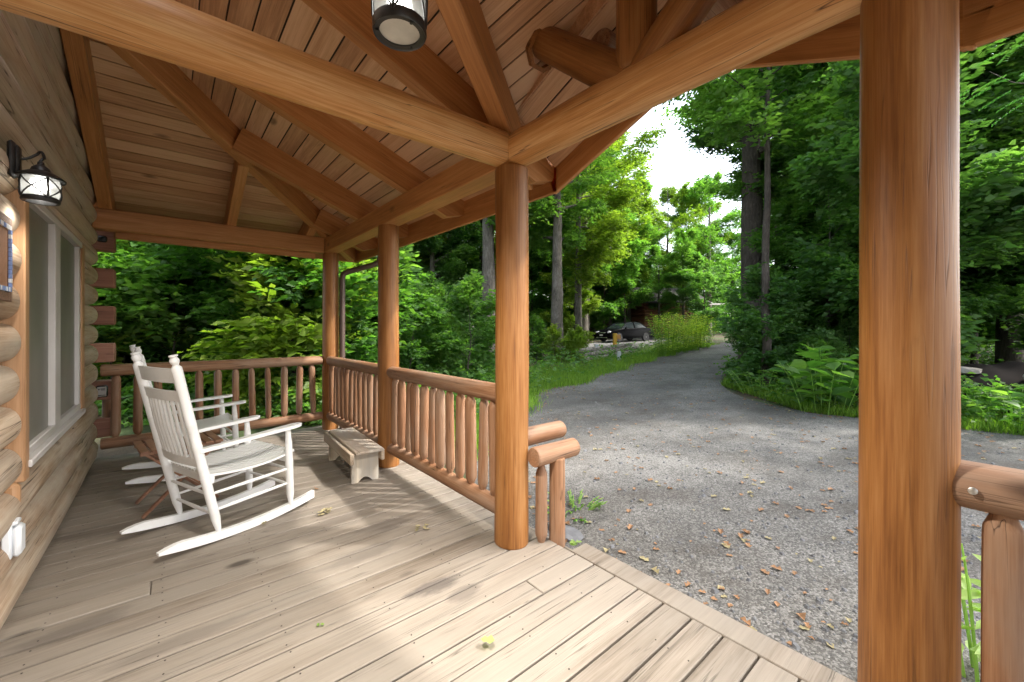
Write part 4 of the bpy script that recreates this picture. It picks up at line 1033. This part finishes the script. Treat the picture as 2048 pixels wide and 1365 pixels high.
# ---- masses nobody could count
def cloud(name, label, pts, dirs, g, leaf, mat, nl=12, twig=.6, tone=None):
    V, F, tn = sprays(np.array(pts), np.array(dirs), g, nl, twig, leaf, .55, .25, .9, .45, tone)
    me = np_mesh(name, V, F, tn, [mat]); o = bpy.data.objects.new(name, me); col.objects.link(o); return tag(o, label, None, None, 'stuff')
g = np.random.default_rng(5); P0 = []; D0 = []
for k in range(26000):
    px = g.uniform(-250, 2500); d = g.uniform(38, 60); x, y = at(px, d)
    top = 13.0 + 5 * math.sin(px * .013) + 3 * math.sin(px * .041)
    if 1270 < px < 1475: top = 6.5 + 2.0 * abs(math.sin(px * .05))
    z = zg(x, y) + top * g.random() ** .8
    P0.append((x, y, z)); D0.append((g.normal(), g.normal(), -.1))
for k in range(14000):
    px = g.uniform(-250, 2500); d = g.uniform(44, 62); x, y = at(px, d); P0.append((x, y, zg(x, y) + 7.5 * g.random())); D0.append((g.normal(), g.normal(), -.1))
cloud('distant_woods', 'far off wood closing the view all round', P0, D0, g, .34, M['leaf'], 10, 1.1)
# near right bank closes the dark wood
# undergrowth: leafy plants on the forest floor
P0 = []; D0 = []
g = np.random.default_rng(6); n = 0
while n < 9000:
    px = g.uniform(60, 2250); d = 6.2 + 26 * g.random() ** 1.6; x, y = at(px, d)
    if in_drive(x, y) or (x < 2.4 and y < 6.3) or (14.5 < x < 33 and 11.0 < y < 21) : continue
    if px > 1400 and x < 9.0: continue
    P0.append((x, y, zg(x, y) + .05 + .5 * g.random() ** 1.5)); D0.append((g.normal(), g.normal(), .35)); n += 1
cloud('undergrowth', 'leafy ground plants covering the forest floor', P0, D0, g, .10, M['leaf'], 9, .32)
# grass verges
def blades(name, label, pts, g, h0, h1, mat, wd=.006):
    pts = np.array(pts); n = len(pts); a = g.uniform(0, 6.28, n); ln = g.uniform(h0, h1, n)
    d = np.stack([np.cos(a) * .5, np.sin(a) * .5, np.full(n, 1.0)], 1) + g.normal(0, .18, (n, 3)); nr = np.stack([np.cos(a), np.sin(a), np.zeros(n)], 1) + g.normal(0, .3, (n, 3))
    V, F, tn = leaves(pts, d, nr, ln, np.full(n, wd) * g.uniform(.7, 1.6, n), g.uniform(0, 1, n), .1)
    me = np_mesh(name, V, F, tn, [mat]); o = bpy.data.objects.new(name, me); col.objects.link(o); return tag(o, label, None, None, 'stuff')
P0 = []; g = np.random.default_rng(9)
def edge_pt(P, t_):
    n = len(P) - 1; i_ = min(int(t_), n - 1); f = t_ - i_; return P[i_][0] * (1 - f) + P[i_ + 1][0] * f, P[i_][1] * (1 - f) + P[i_ + 1][1] * f
for k in range(60000):
    t_ = .6 + 5.4 * g.random(); x, y = edge_pt(DL, t_); off = g.exponential(.8); x += -.35 * off + g.normal(0, .2); y += off * .95 - .22 + .16 * math.sin(x * 2.1) + g.normal(0, .12)
    P0.append((x, y, zg(x, y) - .01))
for k in range(14000):
    t_ = 2.0 + 3.5 * g.random(); x, y = edge_pt(DR, t_); off = g.exponential(.45); x += off * .9 - .08; y -= off * .4
    P0.append((x, y, zg(x, y) - .01))
blades('grass', 'bright green grass along the driveway edges', P0, g, .07, .24, M['grass'], .009)

# ---- driveway litter
P0 = []; g = np.random.default_rng(12); vs = []; fs = []; mbs = MB()
for k in range(2600):
    t_ = g.random() ** 1.5; px = g.uniform(1030, 2300); d = 1.9 + 12 * t_; x, y = at(px, d)
    if x < 2.0 or not in_drive(x, y): continue
    r = g.uniform(.006, .02) * (1.6 if g.random() < .06 else 1); c = Vector((x, y, zg(x, y) + .012)); q = [Vector((math.cos(a) * g.uniform(.7, 1.3), math.sin(a) * g.uniform(.6, 1.1), 0)) * r for a in (0, 1.26, 2.5, 3.77, 5.0)]
    mbs.tone = g.random(); mbs.add([c + p for p in q] + [c + p * .55 + Vector((0, 0, r * g.uniform(.35, .7))) for p in q], [(0, 1, 6, 5), (1, 2, 7, 6), (2, 3, 8, 7), (3, 4, 9, 8), (4, 0, 5, 9), (5, 6, 7, 8, 9)])
tag(mbs.build('gravel_stones', M['pebble'], None, (0, 0, 0), None, 0), 'loose grey stones on the driveway', None, None, 'stuff')
mbs = MB()
for k in range(2000):
    px = g.uniform(1000, 2400); d = 2.0 + 14 * g.random() ** 1.1; x, y = at(px, d)
    if x < 2.0 or not in_drive(x, y): continue
    c = Vector((x, y, zg(x, y) + .018)); a = g.uniform(0, 6.28); L = g.uniform(.02, .07); dd = Vector((math.cos(a), math.sin(a), 0)); s_ = Vector((-dd.y, dd.x, 0)); up_ = Vector((0, 0, 1)) * L * g.uniform(.05, .35)
    mbs.mi = 0 if g.random() < .7 else 1; w_ = L * .38
    pts = [c, c + dd * L * .25 + s_ * w_ + up_, c + dd * L * .45 + s_ * w_ * .4 + up_ * .4, c + dd * L * .7 + s_ * w_ * .8 + up_, c + dd * L + up_ * .3, c + dd * L * .7 - s_ * w_ * .8 + up_, c + dd * L * .45 - s_ * w_ * .4 + up_ * .4, c + dd * L * .25 - s_ * w_ + up_]
    mbs.tone = g.random(); mbs.add(pts, [(0, 1, 2, 4), (2, 3, 4), (0, 4, 6, 7), (4, 5, 6)])
for k in range(900):
    P_e = DL if g.random() < .5 else DR; x, y = edge_pt(P_e, g.uniform(.8, 6)); sg_ = -1 if P_e is DL else 1
    if g.random() < .10: x, y = 2.0 + abs(g.normal(0, .22)), g.uniform(-1.5, 2.6)
    else: x += g.normal(0, .25); y += sg_ * abs(g.normal(0, .35))
    if not in_drive(x, y) or x < 1.96: continue
    c = Vector((x, y, zg(x, y) + .016)); a = g.uniform(0, 6.28); L = g.uniform(.025, .07); dd = Vector((math.cos(a), math.sin(a), 0)); s_ = Vector((-dd.y, dd.x, 0)); up_ = Vector((0, 0, 1)) * L * g.uniform(.05, .4)
    mbs.mi = 0 if g.random() < .75 else 1; w_ = L * .36; mbs.tone = g.random()
    mbs.add([c, c + dd * L * .35 + s_ * w_ + up_, c + dd * L + up_ * .3, c + dd * L * .4 - s_ * w_ + up_ * .7], [(0, 1, 2), (0, 2, 3)])
tag(mbs.build('fallen_leaves', [M['dead'], M['deadtan']], None, (0, 0, 0), None, 0), 'brown and tan leaves scattered over the driveway', None, None, 'stuff')

# ==================================================================== THINGS OUTSIDE
def plant(name, label, cat, x, y, mat, h, n, leaf, seed, wr=.5, spread=.5, stems=8, group=None, smat=None, detail=True):
    """clump of upright stems with leaves along them"""
    g = np.random.default_rng(seed); root = thing(name, label, cat, (x, y, zg(x, y)), 0, group); mb = MB(); C = []; D = []; NN = []
    for k in range(stems):
        a = g.uniform(0, 6.28); rr = spread * math.sqrt(g.random()); b = Vector((math.cos(a) * rr * .6, math.sin(a) * rr * .6, 0)); hh = h * g.uniform(.65, 1.1); tip = Vector((math.cos(a) * rr * 1.25, math.sin(a) * rr * 1.25, hh))
        pts = [b + (tip - b) * q / 5 + Vector((0, 0, hh * .12 * math.sin(math.pi * q / 5))) for q in range(6)]; mb.tube(pts, [.007, .006, .006, .005, .004, .003], 5)
        for j in range(n):
            t_ = (.12 + .88 * j / n) * 5 - 1e-3; i_ = int(t_); p = pts[i_] + (pts[i_ + 1] - pts[i_]) * (t_ - i_); az = j * 2.4 + g.uniform(-.4, .4)
            C.append(p); D.append((math.cos(az), math.sin(az), g.uniform(-.15, .6))); NN.append((0, 0, 1))
    nn = len(C); sz = leaf * g.uniform(.6, 1.25, nn)
    V, F, tn = leaves(np.array(C), np.array(D), np.array(NN) + g.normal(0, .25, (nn, 3)), sz, sz * wr, g.uniform(0, 1, nn), .18, detail)
    mb.build('stem', smat or M['hosta'], root); me = np_mesh('leaves', V, F, tn, [mat]); o = bpy.data.objects.new('leaves', me); col.objects.link(o); o.parent = root; return root
plant('burdock_plant', 'large leaved burdock clump at the right driveway edge left of the nearest post', 'plant', 8.95, 2.05, M['leaf'], 1.15, 9, .34, 3, .72, .75, 12)
plant('weed_clump', 'low round leaved weeds behind the driveway right of the nearest post', 'plant', 9.55, -.15, M['leaf'], .62, 8, .15, 4, .75, .95, 40)
plant('weed_clump', 'short weeds on the bend between the burdock and the driveway', 'plant', 9.9, 3.35, M['leaf'], .5, 8, .13, 5, .6, .6, 16)
plant('weed_clump', 'round leaved weeds half hidden by the thick nearest post', 'plant', 9.2, .95, M['leaf'], .55, 8, .14, 14, .75, .6, 20)
plant('hosta_plant', 'pale hosta with leaning flower stalks between the nearest post and baluster', 'plant', 2.62, .02, M['hosta'], .56, 5, .13, 6, .36, .16, 9)
plant('weed_clump', 'small green weeds on the gravel beside the step railing', 'plant', 2.55, 2.25, M['leaf'], .08, 5, .035, 7, .5, .30, 26)
for k, (px, d, s_) in enumerate([(1335, 18.2, 1.0), (1358, 19.6, 1.05), (1385, 20.8, 1.0), (1402, 22.5, .95)]):
    x, y = at(px, d); plant('goldenrod_clump', 'tall yellow topped goldenrod clump beside the driveway bend', 'plant', x, y, M['golden'], 1.75 * s_, 34, .16, 30 + k, .2, .75, 44, 'goldenrod clumps by the bend', M['grass'], False)
# locust branches hanging in from the right
def fronds(name, label, x, y, seed):
    g = np.random.default_rng(seed); root = thing(name, label, 'tree', (x, y, zg(x, y)))
    limbs = [(2.0 + k * .33, R(g.uniform(120, 250)), g.uniform(1.8, 3.2), R(g.uniform(5, 25))) for k in range(14)]
    mb, ends, tr = trunk_mesh('t', 7.5, .10, g, .2, limbs); mb.build('trunk', M['barkdark'], root)
    C = []; D = []; NN = []; TT = []
    for pts in ends:
        pts = np.array(pts); bd = unit(pts[-1] - pts[0])
        for k in range(46):
            t_ = g.uniform(1.2, 5.98); i_ = int(t_); p = pts[i_] + (pts[i_ + 1] - pts[i_]) * (t_ - i_); sd = np.array([-bd[1], bd[0], 0]) * (1 if k % 2 else -1)
            p = p + g.normal(0, .10, 3) + sd * g.uniform(0, .45); fd = unit(bd * .8 + sd * g.uniform(.2, 1) + np.array([0, 0, -.35]) + g.normal(0, .2, 3)); tl = g.random(); fs_ = unit(np.cross(fd, [0, 0, 1])); L = g.uniform(.22, .36)
            for j in range(9):
                q = p + fd * L * j / 9 - np.array([0, 0, .06 * (j / 9) ** 2])
                for s_ in (-1, 1): C.append(q); D.append(fs_ * s_ + fd * .35 + np.array([0, 0, -.15])); NN.append((g.normal(0, .2), g.normal(0, .2), 1)); TT.append(tl * .7 + g.random() * .3)
    n = len(C); sz = g.uniform(.045, .065, n); V, F, tn = leaves(np.array(C), np.array(D), np.array(NN), sz, sz * .46, np.array(TT), .08, True)
    me = np_mesh('crown', V, F, tn, [M['leafblue']]); o = bpy.data.objects.new('crown', me); col.objects.link(o); o.parent = root
fronds('locust_tree', 'feathery leaved locust tree hanging in at the right picture edge', 10.2, -1.4, 5)
# tarp covered pile with stones on it
tp = wthing('tarp_pile', 'dark tarpaulin spread over a low pile behind the weeds', 'tarpaulin', (11.4, .1, .1))
g = np.random.default_rng(15); vs = []; fs = []; nx, ny = 22, 40
for i_ in range(nx):
    for j in range(ny):
        u_, v_ = i_ / (nx - 1) * 2 - 1, j / (ny - 1) * 2 - 1; x, y = 11.6 + u_ * 1.3, -.4 + v_ * 2.4
        h = .75 * max(0, 1 - u_ * u_) ** .7 * max(0, 1 - v_ ** 4) ** .8 * (1 - .25 * v_) + .05 * math.sin(9 * v_ + 3 * u_) + .035 * math.sin(23 * v_ - 6 * u_) * (1 - abs(u_)); vs.append((x, y, zg(x, y) + max(-.02, h)))
for i_ in range(nx - 1):
    for j in range(ny - 1): fs.append((i_ * ny + j, (i_ + 1) * ny + j, (i_ + 1) * ny + j + 1, i_ * ny + j + 1))
mb = MB(); mb.add(vs, fs); mb.build('sheet', M['tarp'], tp, (0, 0, 0), None, 60)
def rock(name, label, c, r, seed, mat=None):
    g = np.random.default_rng(seed); mb = MB(); prof = 9; vs = []
    import bmesh
    bm = bmesh.new(); bmesh.ops.create_icosphere(bm, subdivisions=2, radius=1); 
    for v in bm.verts:
        p = v.co; k = 1 + .22 * math.sin(3 * p.x + seed) * math.cos(2.4 * p.y - seed) + .12 * math.sin(6 * p.z + 2 * p.x + seed); v.co = Vector((p.x * r[0], p.y * r[1], p.z * r[2])) * k
    me = bpy.data.meshes.new(name); bm.to_mesh(me); bm.free(); me.materials.append(mat or M['stone']); o = bpy.data.objects.new(name, me); col.objects.link(o); o.location = c
    return tag(o, label, 'stone')
rock('stone', 'pale round stone holding down the dark tarpaulin', (10.9, -.42, zg(10.9, -.4) + .62), (.16, .18, .15), 3); rock('stone', 'flat pale stone on the left end of the tarpaulin', (10.95, .40, zg(10.9, .4) + .66), (.12, .22, .08), 5)
rock('stone', 'flat pale flagstone lying beside the step railing post', (2.20, 2.02, -.18), (.09, .14, .035), 8, M['pebble'])

# stone retaining wall, posts
sw = wthing('stone_wall', 'low dry stone wall between the driveway and the parking strip', 'stone wall', (14.5, 10.8, 0)); g = np.random.default_rng(21); mb = MB()
for k in range(26):
    for row in range(3):
        if row == 2 and g.random() < .35: continue
        t_ = (k + (row % 2) * .5) / 26; x = 12.3 + 5.2 * t_; y = 10.35 + 1.1 * t_ - row * -.03; mb.tone = g.random()
        mb.box((x, y, zg(x, y) + .09 + row * .17), (.22 * g.uniform(.7, 1.2), .26, .15 * g.uniform(.8, 1.1)), Euler((g.uniform(-.15, .15), g.uniform(-.12, .12), .2 + g.uniform(-.2, .2))).to_matrix(), .03)
mb.build('stonework', M['stone'], sw)
def small_post(px, d, w_, h, mat, label, name='marker_post', zoff=0):
    x, y = at(px, d); mb = MB(); mb.box((0, 0, h / 2), (w_, w_, h), None, .008); root = thing(name, label, 'post', (x, y, zg(x, y) + zoff), R(-30)); mb.build('shaft', mat, root); return root
yp = small_post(1230, 18.6, .15, 1.0, M['yellow'], 'yellow post with an orange brown box near the car')
mb = MB(); mb.box((.16, -.02, .84), (.16, .12, .22), None, .01); mb.build('box', M['orangebox'], yp)
small_post(1238, 15.6, .12, .42, M['paleconc'], 'short pale grey post on the grass below the stone wall')
small_post(1193, 16.8, .14, .62, M['paleconc'], 'pale weathered post at the left end of the stone wall')

# car
def make_car():
    x, y = at(1249, 29.0); root = thing('parked_car', 'black four door sedan parked on the strip under the trees', 'car', (x, y, zg(x, y) + .02), R(170))
    W = .88
    prof = [(-2.38, .30), (-2.40, .55), (-2.36, .80), (-2.25, .93), (-1.95, .98), (-1.55, 1.0), (-1.25, 1.02)]
    side = [(-2.36, .28), (-2.40, .50), (-2.37, .82), (-2.28, .95), (-1.75, 1.0), (-1.30, 1.02), (-.2, .98), (.75, .95), (1.05, .93), (1.75, .84), (2.20, .72), (2.34, .60), (2.36, .40), (2.30, .24)]
    # lower body as loft across width
    secs = []
    for yy, sc_, zs in ((-W, .955, .03), (-W * .97, .985, .0), (-W * .6, 1, 0), (0, 1.0, .012), (W * .6, 1, 0), (W * .97, .985, .0), (W, .955, .03)):
        secs.append([(px_ * sc_, yy, (z_ - (zs if z_ > .5 else 0)) ) for px_, z_ in side])
    vs = [p for s_ in secs for p in s_]; n = len(side); fs = []
    for i_ in range(len(secs) - 1):
        for k in range(n): k2 = (k + 1) % n; fs.append((i_ * n + k, (i_ + 1) * n + k, (i_ + 1) * n + k2, i_ * n + k2))
    fs += [tuple(range(n)), tuple((len(secs) - 1) * n + k for k in range(n))[::-1]]
    mb = MB(); mb.add(vs, fs); mb.build('body', M['paint'], root, (0, 0, 0), None, 50)
    gl = [(-1.65, .985), (-.95, 1.38), (-.55, 1.44), (.15, 1.43), (.45, 1.36), (1.12, .93)]
    secs = [[(a, -.74, b) for a, b in gl], [(a, -.62 if b > 1.2 else -.76, b) for a, b in gl], [(a, .62 if b > 1.2 else .76, b) for a, b in gl]]
    A = [(a, (-.60 if b > 1.2 else -.78), b) for a, b in gl]; B = [(a, (.60 if b > 1.2 else .78), b) for a, b in gl]; n = len(gl)
    mb = MB(); mb.add(A + B, [tuple(range(n))[::-1], tuple(range(n, 2 * n))] + [(k, k + 1, n + k + 1, n + k) for k in range(n - 1)] + [(n - 1, 0, n, 2 * n - 1)]); mb.build('windows', M['glassdark'], root, (0, 0, 0), None, 20).name = 'window'
    mb = MB(); rf = [(-.98, 1.385), (-.55, 1.455), (.15, 1.445), (.48, 1.365)]
    A = [(a, -.61, b) for a, b in rf]; B = [(a, .61, b) for a, b in rf]; A2 = [(a, -.61, b - .03) for a, b in rf]; B2 = [(a, .61, b - .03) for a, b in rf]
    mb.add(A + B + A2 + B2, [(0, 4, 5, 1), (1, 5, 6, 2), (2, 6, 7, 3), (0, 1, 9, 8), (1, 2, 10, 9), (2, 3, 11, 10), (4, 12, 13, 5), (5, 13, 14, 6), (6, 14, 15, 7), (0, 8, 12, 4), (3, 7, 15, 11)]); mb.build('roof', M['paint'], root, (0, 0, 0), None, 30)
    for s_ in (-1, 1):
        for a0, b0, a1, b1 in ((.48, 1.37, 1.13, .93), (-.28, 1.44, -.30, .97), (-.98, 1.39, -1.66, .99)):
            mb = MB(); mb.tube([(a0, s_ * .615, b0), (a1, s_ * .79, b1)], .028, 6); mb.build('pillar', M['paint'], root)
        for wx in (-1.38, 1.42):
            mb = MB(); mb.lathe([(.20, -.10), (.31, -.10), (.325, -.06), (.325, .06), (.31, .10), (.20, .10)], 28); wh = mb.build('wheel', M['rubber'], root, (wx, s_ * .80, .325), along((0, s_, 0)))
            mb = MB(); mb.lathe([(.20, .07), (.21, .10), (.19, .085), (.05, .075), (.04, .10), (.001, .10)], 24, (0, 0, 0), False)
            o = mb.build('rim', M['alloy'], None); o.parent = wh
        mb = MB(); mb.box((2.14, s_ * .66, .68), (.30, .30, .12), Euler((0, .2, s_ * .4)).to_matrix(), .03); mb.build('headlight', M['headlamp'], root)
        mb = MB(); mb.box((-2.32, s_ * .66, .82), (.14, .34, .16), None, .03); mb.build('tail_light', M['redlamp'], root)
        mb = MB(); mb.box((.78, s_ * .93, .99), (.16, .16, .11), None, .03); mb.build('mirror', M['paint'], root)
        mb = MB(); mb.box((0, s_ * .872, .62), (2.2, .012, .02)); mb.build('side_trim', M['chrome'], root)
    root.scale = (.92, .92, .95)
    mb = MB(); mb.box((2.365, 0, .48), (.012, .34, .11)); mb.build('number_plate', M['vinyl'], root)
    mb = MB(); mb.box((2.33, 0, .30), (.06, 1.2, .05), None, .01); mb.box((2.34, 0, .64), (.05, .8, .05), None, .01); mb.build('grille', M['chrome'], root)
    return root
car = make_car()

# far log cabin
x, y = at(1347, 36.5); fc = thing('far_cabin', 'small brown log cabin half hidden by trees behind the car', 'cabin', (x, y, zg(x, y) + .25), R(-28))
mb = MB()
for k in range(13):
    mb.tone = random.random(); mb.box((-1.9, 0, .1 + k * .2), (4.2, 4.0, .19), None, .05)
mb.build('log_wall', M['cabinwall'], fc)
mb = MB(); 
for k in range(0, 13, 2): mb.box((.3, -2.1, .1 + k * .2), (.5, .22, .19), None, .03)
mb.build('log_corner', M['cabinwall'], fc)
mb = MB(); mb.prism([(-2.6, 2.5), (0, 3.9), (2.6, 2.5), (2.6, 2.62), (0, 4.05), (-2.6, 2.62)], (-4.4, 0, 0), (0, 1, 0), (0, 0, 1), (1, 0, 0), 6.2); mb.build('roof', M['shingle'], fc, (0, 0, 0), None, 20)
mb = MB(); mb.box((2.0, -2.35, 2.52), (2.6, .06, .14)); mb.build('eave_board', M['palewood'], fc)
for o in list(bpy.data.objects):
    if '_w' in o: del o['_w']
